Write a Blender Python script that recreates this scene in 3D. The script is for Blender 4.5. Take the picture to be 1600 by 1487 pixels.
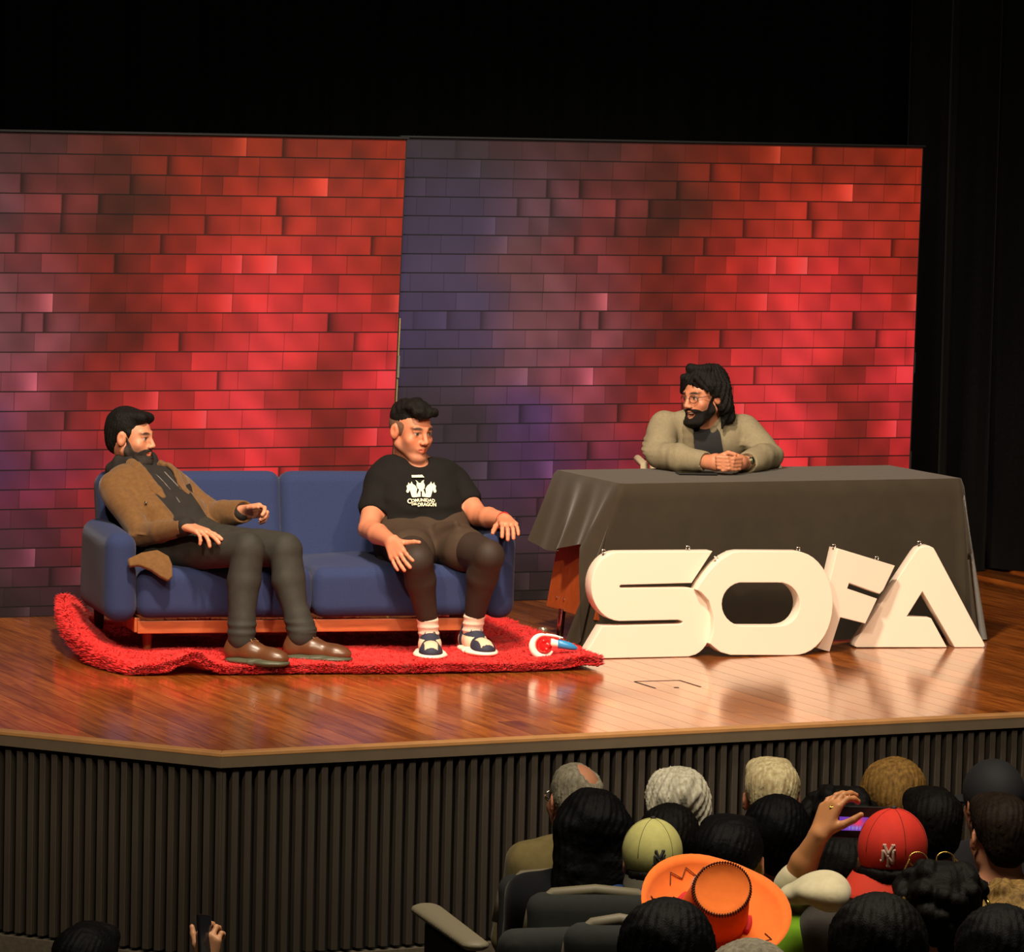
import bpy, bmesh, math, random
import numpy as np
from math import sin, cos, pi, radians, sqrt, atan2
from mathutils import Vector, Matrix

for _o in list(bpy.data.objects):
    bpy.data.objects.remove(_o)
SC = bpy.context.scene
COL = SC.collection
random.seed(7)
RNG = np.random.default_rng(11)

# ------------------------------------------------------------------ camera, world, lights, exposure
CAM_H, PITCH, ROLL, FPX = 2.33, radians(4.98), radians(1.3), 6790.0
cam_data = bpy.data.cameras.new('camera')
cam = bpy.data.objects.new('camera', cam_data)
COL.objects.link(cam)
cam_data.sensor_width = 36.0
cam_data.lens = FPX / 1600 * 36.0
cam_data.clip_end = 200
cam.matrix_world = (Matrix.Translation((0, 0, CAM_H)) @ Matrix.Rotation(radians(90) - PITCH, 4, 'X') @ Matrix.Rotation(ROLL, 4, 'Z'))
SC.camera = cam

w = bpy.data.worlds.new('hall_dark')
SC.world = w
w.use_nodes = True
w.node_tree.nodes['Background'].inputs[0].default_value = (0.9, 0.95, 1.0, 1)
w.node_tree.nodes['Background'].inputs[1].default_value = 0.004


def lamp(name, kind, loc, target, energy, color, **kw):
    d = bpy.data.lights.new(name, kind)
    d.energy = energy
    d.color = color
    for k, v in kw.items():
        setattr(d, k, v)
    o = bpy.data.objects.new(name, d)
    COL.objects.link(o)
    o.location = loc
    o.rotation_euler = (Vector(target) - Vector(loc)).to_track_quat('-Z', 'Y').to_euler()
    return o


WARM = (1.0, 0.80, 0.56)
lamp('stage_spotlight', 'SPOT', (-2.2, 9.0, 5.6), (-1.0, 18.0, 0.5), 1750, WARM, spot_size=radians(36), spot_blend=0.5, shadow_soft_size=0.18)
lamp('stage_spotlight', 'SPOT', (2.8, 9.0, 5.6), (1.3, 18.3, 0.5), 2000, WARM, spot_size=radians(34), spot_blend=0.5, shadow_soft_size=0.18)
lamp('stage_fresnel', 'SPOT', (-0.6, 14.0, 6.5), (-0.2, 18.2, 0.3), 3000, (1.0, 0.83, 0.62), spot_size=radians(52), spot_blend=0.6, shadow_soft_size=0.3)
lamp('house_light', 'AREA', (0.6, 9.6, 6.4), (0.6, 11.0, 0.3), 500, (1.0, 0.88, 0.66), shape='RECTANGLE', size=3.4, size_y=2.2)

SC.view_settings.view_transform = 'Standard'
SC.view_settings.look = 'None'
SC.view_settings.exposure = 0.0
SC.view_settings.gamma = 1.0
SC.view_settings.use_curve_mapping = False

# ------------------------------------------------------------------ helpers
_F = np.array([0, cos(PITCH), -sin(PITCH)])
_R0 = np.array([1, 0, 0.])
_U0 = np.array([0, sin(PITCH), cos(PITCH)])
_R = cos(ROLL) * _R0 + sin(ROLL) * _U0
_U = -sin(ROLL) * _R0 + cos(ROLL) * _U0
_O = np.array([0, 0, CAM_H])


def ray(x, y):
    return _F + _R * (x - 800) / FPX + _U * (743.5 - y) / FPX


def at(x, y, Y):
    """world point on the photo's sight line x, y at depth Y"""
    d = ray(x, y)
    return _O + d * (Y / d[1])


def onz(x, y, z=0.0):
    d = ray(x, y)
    return _O + d * ((z - CAM_H) / d[2])


def onplane(x, y, p0, n):
    d = ray(x, y)
    return _O + d * (np.dot(np.asarray(p0) - _O, n) / np.dot(d, n))


def V3(*a):
    return np.array(a, float)


def unit(v):
    v = np.asarray(v, float)
    return v / np.linalg.norm(v)


def lin(c):
    return tuple(((v / 255) / 12.92 if v / 255 <= 0.04045 else ((v / 255 + 0.055) / 1.055) ** 2.4) for v in c)


def mat(name, rgb, rough=0.6, metal=0.0, spec=0.5, noise=0.0, nscale=30.0, bump=0.0, bscale=200.0, sheen=0.0, attr=None, coat=0.0, stretch=None, trans=0.0, emis=None, estr=0.0, rgb2=None):
    m = bpy.data.materials.new(name)
    m.use_nodes = True
    nt = m.node_tree
    b = nt.nodes['Principled BSDF']
    L = nt.links.new
    base = lin(rgb) + (1,)
    b.inputs['Base Color'].default_value = base
    b.inputs['Roughness'].default_value = rough
    b.inputs['Metallic'].default_value = metal
    b.inputs['Specular IOR Level'].default_value = spec
    b.inputs['Coat Weight'].default_value = coat
    b.inputs['Coat Roughness'].default_value = 0.08
    if sheen:
        b.inputs['Sheen Weight'].default_value = sheen
        b.inputs['Sheen Roughness'].default_value = 0.4
    if trans:
        b.inputs['Transmission Weight'].default_value = trans
    if emis is not None:
        b.inputs['Emission Color'].default_value = lin(emis) + (1,)
        b.inputs['Emission Strength'].default_value = estr
    tc = nt.nodes.new('ShaderNodeTexCoord')
    mp = nt.nodes.new('ShaderNodeMapping')
    L(tc.outputs['Object'], mp.inputs[0])
    if stretch:
        mp.inputs['Scale'].default_value = stretch
    if attr:
        a = nt.nodes.new('ShaderNodeAttribute')
        a.attribute_name = attr
        L(a.outputs['Color'], b.inputs['Base Color'])
        src = a.outputs['Color']
    else:
        src = None
    if noise or rgb2:
        n = nt.nodes.new('ShaderNodeTexNoise')
        n.inputs['Scale'].default_value = nscale
        n.inputs['Detail'].default_value = 5
        L(mp.outputs[0], n.inputs['Vector'])
        mr = nt.nodes.new('ShaderNodeMapRange')
        mr.inputs[1].default_value = 0.3
        mr.inputs[2].default_value = 0.7
        L(n.outputs['Fac'], mr.inputs[0])
        mx = nt.nodes.new('ShaderNodeMix')
        mx.data_type = 'RGBA'
        L(mr.outputs[0], mx.inputs['Factor'])
        if rgb2:
            mx.inputs['A'].default_value = base
            mx.inputs['B'].default_value = lin(rgb2) + (1,)
        elif src is not None:
            hs = nt.nodes.new('ShaderNodeHueSaturation')
            hs.inputs['Value'].default_value = 1 - noise
            L(src, hs.inputs['Color'])
            L(hs.outputs[0], mx.inputs['A'])
            L(src, mx.inputs['B'])
        else:
            mx.inputs['A'].default_value = tuple(c * (1 - noise) for c in base[:3]) + (1,)
            mx.inputs['B'].default_value = tuple(min(1, c * (1 + noise)) for c in base[:3]) + (1,)
        L(mx.outputs['Result'], b.inputs['Base Color'])
    if bump:
        n2 = nt.nodes.new('ShaderNodeTexNoise')
        n2.inputs['Scale'].default_value = bscale
        n2.inputs['Detail'].default_value = 3
        L(mp.outputs[0], n2.inputs['Vector'])
        bp = nt.nodes.new('ShaderNodeBump')
        bp.inputs['Strength'].default_value = bump
        bp.inputs['Distance'].default_value = 0.01
        L(n2.outputs['Fac'], bp.inputs['Height'])
        L(bp.outputs[0], b.inputs['Normal'])
    return m


def link(o, parent=None):
    COL.objects.link(o)
    if parent is not None:
        o.parent = parent
        o.matrix_parent_inverse = Matrix.Identity(4)
    return o


def tag(o, label=None, cat=None, group=None, kind=None):
    if label:
        o['label'] = label
    if cat:
        o['category'] = cat
    if group:
        o['group'] = group
    if kind:
        o['kind'] = kind
    return o


def empty(name, loc=(0, 0, 0), rz=0.0):
    o = bpy.data.objects.new(name, None)
    link(o)
    o.location = tuple(loc)
    o.rotation_euler = (0, 0, rz)
    o.empty_display_size = 0.1
    return o


def mesh_np(name, v, quads=None, tris=None, smooth=True):
    me = bpy.data.meshes.new(name)
    v = np.asarray(v, np.float32)
    loops, tot = [], []
    if quads is not None and len(quads):
        q = np.asarray(quads, np.int32)
        loops.append(q.ravel())
        tot.append(np.full(len(q), 4, np.int32))
    if tris is not None and len(tris):
        t = np.asarray(tris, np.int32)
        loops.append(t.ravel())
        tot.append(np.full(len(t), 3, np.int32))
    loops = np.concatenate(loops)
    tot = np.concatenate(tot)
    me.vertices.add(len(v))
    me.vertices.foreach_set('co', v.ravel())
    me.loops.add(len(loops))
    me.loops.foreach_set('vertex_index', loops)
    me.polygons.add(len(tot))
    st = np.zeros(len(tot), np.int32)
    st[1:] = np.cumsum(tot)[:-1]
    me.polygons.foreach_set('loop_start', st)
    me.update(calc_edges=True)
    me.validate()
    if smooth:
        me.polygons.foreach_set('use_smooth', np.ones(len(me.polygons), bool))
    return me


def set_col(me, cols, name='Col'):
    a = me.color_attributes.new(name, 'FLOAT_COLOR', 'POINT')
    c = np.ones((len(me.vertices), 4), np.float32)
    c[:, :3] = cols
    a.data.foreach_set('color', c.ravel())


class MB:
    """collects boxes, tubes and lofts and links them as ONE mesh object"""

    def __init__(self):
        self.v, self.f = [], []

    def add(self, v, f):
        n = len(self.v)
        self.v += [tuple(map(float, p)) for p in v]
        self.f += [tuple(i + n for i in q) for q in f]
        return self

    def box(self, c, h, rot=None):
        pts = []
        for dx in (-1, 1):
            for dy in (-1, 1):
                for dz in (-1, 1):
                    p = V3(dx * h[0], dy * h[1], dz * h[2])
                    if rot is not None:
                        p = rot @ p
                    pts.append(np.asarray(c) + p)
        return self.add(pts, [(0, 1, 3, 2), (4, 6, 7, 5), (0, 4, 5, 1), (2, 3, 7, 6), (0, 2, 6, 4), (1, 5, 7, 3)])

    def tube(self, pts, r, n=10, cap=True):
        pts = [np.asarray(p, float) for p in pts]
        rs = r if hasattr(r, '__len__') else [r] * len(pts)
        rings = []
        prev = None
        for i, p in enumerate(pts):
            d = unit(pts[min(i + 1, len(pts) - 1)] - pts[max(i - 1, 0)])
            if prev is None:
                u = unit(np.cross(d, V3(0, 0, 1) if abs(d[2]) < 0.9 else V3(1, 0, 0)))
            else:
                u = unit(prev - d * np.dot(prev, d))
            prev = u
            vv = np.cross(d, u)
            rings.append([p + rs[i] * (cos(2 * pi * k / n) * u + sin(2 * pi * k / n) * vv) for k in range(n)])
        f = []
        for i in range(len(pts) - 1):
            for k in range(n):
                a, b = i * n + k, i * n + (k + 1) % n
                f.append((a, b, b + n, a + n))
        if cap:
            f.append(tuple(range(n))[::-1])
            f.append(tuple(range((len(pts) - 1) * n, len(pts) * n)))
        return self.add([q for ring in rings for q in ring], f)

    def lathe(self, prof, c=(0, 0, 0), n=24, cap=True):
        v, f = [], []
        for (r, z) in prof:
            for k in range(n):
                a = 2 * pi * k / n
                v.append((c[0] + r * cos(a), c[1] + r * sin(a), c[2] + z))
        for i in range(len(prof) - 1):
            for k in range(n):
                a, b = i * n + k, i * n + (k + 1) % n
                f.append((a, b, b + n, a + n))
        if cap and prof[0][0] > 1e-5:
            f.append(tuple(range(n))[::-1])
        if cap and prof[-1][0] > 1e-5:
            f.append(tuple(range((len(prof) - 1) * n, len(prof) * n)))
        return self.add(v, f)

    def build(self, name, m, parent=None, smooth=False, bevel=0.0, seg=2, xf=None, auto=None):
        me = bpy.data.meshes.new(name)
        me.from_pydata(self.v, [], self.f)
        me.validate()
        if xf is not None:
            me.transform(xf)
        bm = bmesh.new()
        bm.from_mesh(me)
        bmesh.ops.recalc_face_normals(bm, faces=bm.faces)
        if bevel:
            ed = [e for e in bm.edges if len(e.link_faces) == 2 and e.calc_face_angle() > 0.5]
            bmesh.ops.bevel(bm, geom=ed, offset=bevel, segments=seg, profile=0.5, affect='EDGES', clamp_overlap=True)
        if smooth:
            for f in bm.faces:
                f.smooth = True
            if auto is not None:
                for e in bm.edges:
                    if len(e.link_faces) == 2 and e.calc_face_angle() > auto:
                        e.smooth = False
        bm.to_mesh(me)
        bm.free()
        me.materials.append(m)
        return link(bpy.data.objects.new(name, me), parent)


def prism(poly, n_depth, mapf, name, m, parent=None, bevel=0.004, holes=()):
    """extrudes a 2D outline (with holes) along depth through mapf(u, v, d)"""
    me = bpy.data.meshes.new(name)
    bm = bmesh.new()
    es = []
    for loop in [poly] + list(holes):
        vs = [bm.verts.new(mapf(u, v, 0.0)) for u, v in loop]
        es += [bm.edges.new((vs[i], vs[(i + 1) % len(vs)])) for i in range(len(vs))]
    bmesh.ops.triangle_fill(bm, use_beauty=True, use_dissolve=True, edges=es)
    d = Vector(mapf(0, 0, n_depth)) - Vector(mapf(0, 0, 0))
    r = bmesh.ops.extrude_face_region(bm, geom=list(bm.faces))
    bmesh.ops.translate(bm, vec=d, verts=[g for g in r['geom'] if isinstance(g, bmesh.types.BMVert)])
    bmesh.ops.recalc_face_normals(bm, faces=bm.faces)
    if bevel:
        ed = [e for e in bm.edges if len(e.link_faces) == 2 and e.calc_face_angle() > 1.2 and abs((e.verts[0].co - e.verts[1].co).normalized().dot(d.normalized())) < 0.5]
        bmesh.ops.bevel(bm, geom=ed, offset=bevel, segments=2, profile=0.5, affect='EDGES', clamp_overlap=True)
    bm.normal_update()
    dn = d.normalized()
    for f in bm.faces:
        f.smooth = abs(f.normal.dot(dn)) < 0.97
    for e in bm.edges:
        if len(e.link_faces) == 2 and (e.calc_face_angle() > 0.6 or e.link_faces[0].smooth != e.link_faces[1].smooth):
            e.smooth = False
    bm.to_mesh(me)
    bm.free()
    me.materials.append(m)
    return link(bpy.data.objects.new(name, me), parent)


# ------------------------------------------------------------------ implicit surfaces: blended volumes meshed by surface nets
class SDF:
    def __init__(self):
        self.ops = []
        self.disp = None
        self.rs = 1.0

    def _add(self, kind, prm, lo, hi, k, mode):
        self.ops.append((kind, prm, np.asarray(lo, float), np.asarray(hi, float), k, mode))
        return self

    def cap(self, a, b, ra, rb=None, k=0.02, mode='+', flat=None):
        """tapered capsule; flat = (axis unit vector, scale) squashes its section along that axis"""
        rb = ra if rb is None else rb
        ra, rb = ra * self.rs, rb * self.rs
        a, b = np.asarray(a, float), np.asarray(b, float)
        r = max(ra, rb)
        return self._add('c', (a, b, ra, rb, flat), np.minimum(a, b) - r, np.maximum(a, b) + r, k, mode)

    def ell(self, c, rad, k=0.02, mode='+', rot=None):
        c = np.asarray(c, float)
        rad = np.asarray(rad, float) * self.rs
        rot = np.eye(3) if rot is None else np.asarray(rot)
        ext = np.sqrt(((rot * np.asarray(rad)) ** 2).sum(1))
        return self._add('e', (c, np.asarray(rad, float), rot), c - ext, c + ext, k, mode)

    def box(self, c, h, r=0.01, k=0.02, mode='+', rot=None):
        c = np.asarray(c, float)
        rot = np.eye(3) if rot is None else np.asarray(rot)
        ext = np.abs(rot) @ np.asarray(h, float)
        return self._add('b', (c, np.asarray(h, float), r, rot), c - ext, c + ext, k, mode)

    @staticmethod
    def dist(kind, prm, X, Y, Z):
        if kind == 'c':
            a, b, ra, rb, flat = prm
            px, py, pz = X - a[0], Y - a[1], Z - a[2]
            ab = b - a
            if flat is not None:
                ax, s = flat
                g = (px * ax[0] + py * ax[1] + pz * ax[2]) * (1 / s - 1)
                px, py, pz = px + g * ax[0], py + g * ax[1], pz + g * ax[2]
                ab = ab + ax * np.dot(ab, ax) * (1 / s - 1)
            den = max(np.dot(ab, ab), 1e-12)
            t = np.clip((px * ab[0] + py * ab[1] + pz * ab[2]) / den, 0, 1)
            d = np.sqrt((px - t * ab[0]) ** 2 + (py - t * ab[1]) ** 2 + (pz - t * ab[2]) ** 2) - (ra + t * (rb - ra))
            return d * (min(1.0, flat[1]) if flat is not None else 1.0)
        if kind == 'e':
            c, rad, R = prm
            px, py, pz = X - c[0], Y - c[1], Z - c[2]
            q = [(px * R[0, i] + py * R[1, i] + pz * R[2, i]) / rad[i] for i in range(3)]
            k0 = np.sqrt(q[0] ** 2 + q[1] ** 2 + q[2] ** 2)
            k1 = np.sqrt((q[0] / rad[0]) ** 2 + (q[1] / rad[1]) ** 2 + (q[2] / rad[2]) ** 2)
            return k0 * (k0 - 1) / np.maximum(k1, 1e-6)
        c, h, r, R = prm
        px, py, pz = X - c[0], Y - c[1], Z - c[2]
        q = [np.abs(px * R[0, i] + py * R[1, i] + pz * R[2, i]) - (h[i] - r) for i in range(3)]
        o = np.sqrt(np.maximum(q[0], 0) ** 2 + np.maximum(q[1], 0) ** 2 + np.maximum(q[2], 0) ** 2)
        return o + np.minimum(np.maximum(q[0], np.maximum(q[1], q[2])), 0) - r

    @staticmethod
    def blend(d, e, k, mode):
        if mode == '+':
            h = np.clip(0.5 + 0.5 * (d - e) / k, 0, 1)
            return d + (e - d) * h - k * h * (1 - h)
        if mode == '-':
            h = np.clip(0.5 - 0.5 * (d + e) / k, 0, 1)
            return d + (-e - d) * h + k * h * (1 - h)
        h = np.clip(0.5 - 0.5 * (e - d) / k, 0, 1)
        return e + (d - e) * (1 - h) if k < 1e-6 else np.maximum(d, e)

    def ev(self, P):
        P = np.asarray(P, float)
        X, Y, Z = P[..., 0], P[..., 1], P[..., 2]
        d = np.full(X.shape, 1.0)
        for kind, prm, lo, hi, k, mode in self.ops:
            d = self.blend(d, self.dist(kind, prm, X, Y, Z), k, mode)
        return d

    def mesh(self, name, res):
        add = [o for o in self.ops if o[5] == '+']
        lo = np.min([o[2] for o in add], 0) - 4 * res
        hi = np.max([o[3] for o in add], 0) + 4 * res
        n = np.ceil((hi - lo) / res).astype(int) + 1
        ax = [(lo[i] + np.arange(n[i]) * res).astype(np.float32) for i in range(3)]
        D = np.full(n, 0.2, np.float32)
        for kind, prm, l, h, k, mode in self.ops:
            mg = k + 3 * res
            i0 = np.clip(np.floor((l - mg - lo) / res).astype(int), 0, n)
            i1 = np.clip(np.ceil((h + mg - lo) / res).astype(int) + 1, 0, n)
            if mode == '&':
                i0, i1 = np.zeros(3, int), n
            if np.any(i1 <= i0):
                continue
            s = tuple(slice(i0[i], i1[i]) for i in range(3))
            X, Y, Z = np.meshgrid(*[ax[i][s[i]] for i in range(3)], indexing='ij', sparse=True)
            D[s] = self.blend(D[s], self.dist(kind, prm, X, Y, Z), k, mode)
        if self.disp is not None:
            idx = np.nonzero(np.abs(D) < 0.035)
            P = np.stack([ax[i][idx[i]] for i in range(3)], 1)
            D[idx] += self.disp(P)
        ins = D < 0
        act = np.zeros(n - 1, bool)
        quads = []
        for a in range(3):
            s0 = [slice(None)] * 3
            s1 = [slice(None)] * 3
            s0[a], s1[a] = slice(0, -1), slice(1, None)
            cr = ins[tuple(s0)] != ins[tuple(s1)]
            I = np.stack(np.nonzero(cr), 1)
            b, c = (a + 1) % 3, (a + 2) % 3
            I = I[(I[:, b] > 0) & (I[:, c] > 0) & (I[:, b] < n[b] - 1) & (I[:, c] < n[c] - 1)]
            q = []
            for ob, oc in ((-1, -1), (0, -1), (0, 0), (-1, 0)):
                J = I.copy()
                J[:, b] += ob
                J[:, c] += oc
                q.append(J)
                act[J[:, 0], J[:, 1], J[:, 2]] = True
            fl = ins[I[:, 0], I[:, 1], I[:, 2]]
            quads.append((q, fl))
        cells = np.stack(np.nonzero(act), 1)
        vid = np.zeros(n - 1, np.int32)
        vid[cells[:, 0], cells[:, 1], cells[:, 2]] = np.arange(len(cells))
        acc = np.zeros((len(cells), 3))
        cnt = np.zeros(len(cells))
        corner = [(i, j, k) for i in (0, 1) for j in (0, 1) for k in (0, 1)]
        val = {c: D[cells[:, 0] + c[0], cells[:, 1] + c[1], cells[:, 2] + c[2]] for c in corner}
        for c in corner:
            for a in range(3):
                if c[a] == 0:
                    e = list(c)
                    e[a] = 1
                    e = tuple(e)
                    v0, v1 = val[c], val[e]
                    m = (v0 < 0) != (v1 < 0)
                    t = np.where(m, v0 / np.where(m, v0 - v1, 1), 0)
                    p = np.tile(np.array(c, float), (len(cells), 1))
                    p[:, a] = t
                    acc += p * m[:, None]
                    cnt += m
        v = lo + (cells + acc / np.maximum(cnt, 1)[:, None]) * res
        Q = []
        for q, fl in quads:
            A = np.stack([vid[J[:, 0], J[:, 1], J[:, 2]] for J in q], 1)
            A[~fl] = A[~fl][:, ::-1]
            Q.append(A)
        return mesh_np(name, v, quads=np.concatenate(Q))

    def build(self, name, res, m, parent=None, col=None):
        me = self.mesh(name, res)
        if col is not None:
            co = np.empty(len(me.vertices) * 3, np.float32)
            me.vertices.foreach_get('co', co)
            set_col(me, col(co.reshape(-1, 3)))
        me.materials.append(m)
        return link(bpy.data.objects.new(name, me), parent)


def wav(P, amp, f, seed=0):
    """soft irregular folds"""
    r = np.random.default_rng(seed)
    s = 0
    for i in range(5):
        v = r.normal(size=3)
        v = v / np.linalg.norm(v) * f * (0.6 + 0.9 * r.random())
        s = s + np.sin(P @ v + r.random() * 6.28)
    return amp * s / 2.2
# ------------------------------------------------------------------ the setting
YAW = radians(24.0)
M_floor = mat('stage_oak', (128, 64, 24), rough=0.17, spec=0.5, coat=0.7)
M_floor.node_tree.nodes['Principled BSDF'].inputs['Coat Roughness'].default_value = 0.13


def wood_nodes(m, c1, c2, c3, sc=(9.0, 0.8, 9.0)):
    nt = m.node_tree
    L = nt.links.new
    b = nt.nodes['Principled BSDF']
    tc = nt.nodes.new('ShaderNodeTexCoord')
    mp = nt.nodes.new('ShaderNodeMapping')
    mp.inputs['Scale'].default_value = sc
    oi = nt.nodes.new('ShaderNodeObjectInfo')
    add = nt.nodes.new('ShaderNodeVectorMath')
    add.operation = 'ADD'
    ml = nt.nodes.new('ShaderNodeVectorMath')
    ml.operation = 'SCALE'
    cb = nt.nodes.new('ShaderNodeCombineXYZ')
    for i in range(3):
        L(oi.outputs['Random'], cb.inputs[i])
    L(cb.outputs[0], ml.inputs[0])
    ml.inputs['Scale'].default_value = 40
    L(tc.outputs['Object'], mp.inputs[0])
    L(mp.outputs[0], add.inputs[0])
    L(ml.outputs[0], add.inputs[1])
    n = nt.nodes.new('ShaderNodeTexNoise')
    n.inputs['Scale'].default_value = 4
    n.inputs['Detail'].default_value = 7
    n.inputs['Distortion'].default_value = 0.6
    L(add.outputs[0], n.inputs['Vector'])
    cr = nt.nodes.new('ShaderNodeValToRGB')
    cr.color_ramp.elements[0].position = 0.3
    cr.color_ramp.elements[0].color = lin(c1) + (1,)
    cr.color_ramp.elements[1].position = 0.72
    cr.color_ramp.elements[1].color = lin(c3) + (1,)
    e = cr.color_ramp.elements.new(0.5)
    e.color = lin(c2) + (1,)
    L(n.outputs['Fac'], cr.inputs[0])
    hs = nt.nodes.new('ShaderNodeHueSaturation')
    mr = nt.nodes.new('ShaderNodeMapRange')
    mr.inputs[3].default_value = 0.72
    mr.inputs[4].default_value = 1.25
    L(oi.outputs['Random'], mr.inputs[0])
    L(mr.outputs[0], hs.inputs['Value'])
    L(cr.outputs[0], hs.inputs['Color'])
    L(hs.outputs[0], b.inputs['Base Color'])
    bp = nt.nodes.new('ShaderNodeBump')
    bp.inputs['Strength'].default_value = 0.06
    bp.inputs['Distance'].default_value = 0.004
    L(n.outputs['Fac'], bp.inputs['Height'])
    L(bp.outputs[0], b.inputs['Normal'])


wood_nodes(M_floor, (114, 56, 18), (154, 82, 30), (180, 104, 44))
M_slat = mat('slat_walnut', (45, 38, 31), rough=0.6, noise=0.15, nscale=6, stretch=(8, 8, 0.6))
M_back = mat('fascia_dark', (12, 10, 8), rough=0.8)
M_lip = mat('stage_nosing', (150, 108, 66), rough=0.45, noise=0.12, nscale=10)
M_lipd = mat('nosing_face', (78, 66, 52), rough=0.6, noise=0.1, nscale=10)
M_carpet = mat('hall_carpet', (70, 62, 50), rough=0.95, noise=0.2, nscale=60)
M_black = mat('black_void', (9, 9, 10), rough=0.95)

CORNER = V3(-1.004, 15.178, 0)
DR = V3(cos(YAW + radians(2)), sin(YAW + radians(2)), 0)       # along the right-hand stage edge
DL = V3(-cos(radians(26.5)), sin(radians(26.5)), 0)            # along the left-hand stage edge
PR = V3(cos(YAW), sin(YAW), 0)
PB = V3(-sin(YAW), cos(YAW), 0)
YEDGE = 0.0


def clip_half(poly, p, n):
    out = []
    for i in range(len(poly)):
        a, b = poly[i], poly[(i + 1) % len(poly)]
        da, db = np.dot(a - p, n), np.dot(b - p, n)
        if da >= 0:
            out.append(a)
        if (da >= 0) != (db >= 0):
            out.append(a + (b - a) * da / (da - db))
    return out


NR = V3(-DR[1], DR[0], 0)
NL = V3(DL[1], -DL[0], 0)
if np.dot(NL, V3(0, 1, 0)) < 0:
    NL = -NL

stage = bpy.data.objects.new('floor_stage', None)
link(stage)
tag(stage, kind='structure')
slab = MB()
far = 26.0
_in = unit(NR + NL) * 0.06
pts = [CORNER + _in, CORNER + DR * 9 + NR * 0.052, V3(9, far, 0), V3(-9, far, 0), CORNER + DL * 7 + NL * 0.052]
slab.add([p + V3(0, 0, -0.012) for p in pts] + [p + V3(0, 0, -0.06) for p in pts], [(0, 1, 2, 3, 4), (5, 6, 7, 8, 9)] + [(i, (i + 1) % 5, 5 + (i + 1) % 5, 5 + i) for i in range(5)])
slab.build('stage_deck', M_floor, stage)
PW = 0.098
for i in range(-22, 62):
    x0 = i * PW
    cuts = [-3.2 + random.random() * 0.7]
    while cuts[-1] < 6.4:
        cuts.append(cuts[-1] + 2.3 + random.random() * 1.0)
    for a, b in zip(cuts[:-1], cuts[1:]):
        q = [CORNER + PR * x0 + PB * a, CORNER + PR * (x0 + PW - 0.0022) + PB * a, CORNER + PR * (x0 + PW - 0.0022) + PB * (b - 0.002), CORNER + PR * x0 + PB * (b - 0.002)]
        q = clip_half(q, CORNER + NR * 0.055, NR)
        if len(q) >= 3:
            q = clip_half(q, CORNER + NL * 0.055, NL)
        if len(q) < 3:
            continue
        c = np.mean(q, 0)
        if c[1] > 21.4 or min(abs(p[0]) - 0.1178 * p[1] for p in q) > 0.12:
            continue
        loc = [V3(np.dot(p - c, PR), np.dot(p - c, PB), 0) for p in q]
        n = len(q)
        m = MB().add(loc + [p + V3(0, 0, -0.012) for p in loc], [tuple(range(n)), tuple(range(n, 2 * n))[::-1]] + [(k, k + n, (k + 1) % n + n, (k + 1) % n) for k in range(n)])
        o = m.build('plank', M_floor, stage)
        o.location = c
        o.rotation_euler = (0, 0, YAW)

# stage nosing and slatted fascia
ZB = -0.735


def edge_frame(d):
    return np.stack([d, V3(-d[1], d[0], 0) if (-d[1] * 0 + d[0]) > 0 else V3(d[1], -d[0], 0), V3(0, 0, 1)], 1)


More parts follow.
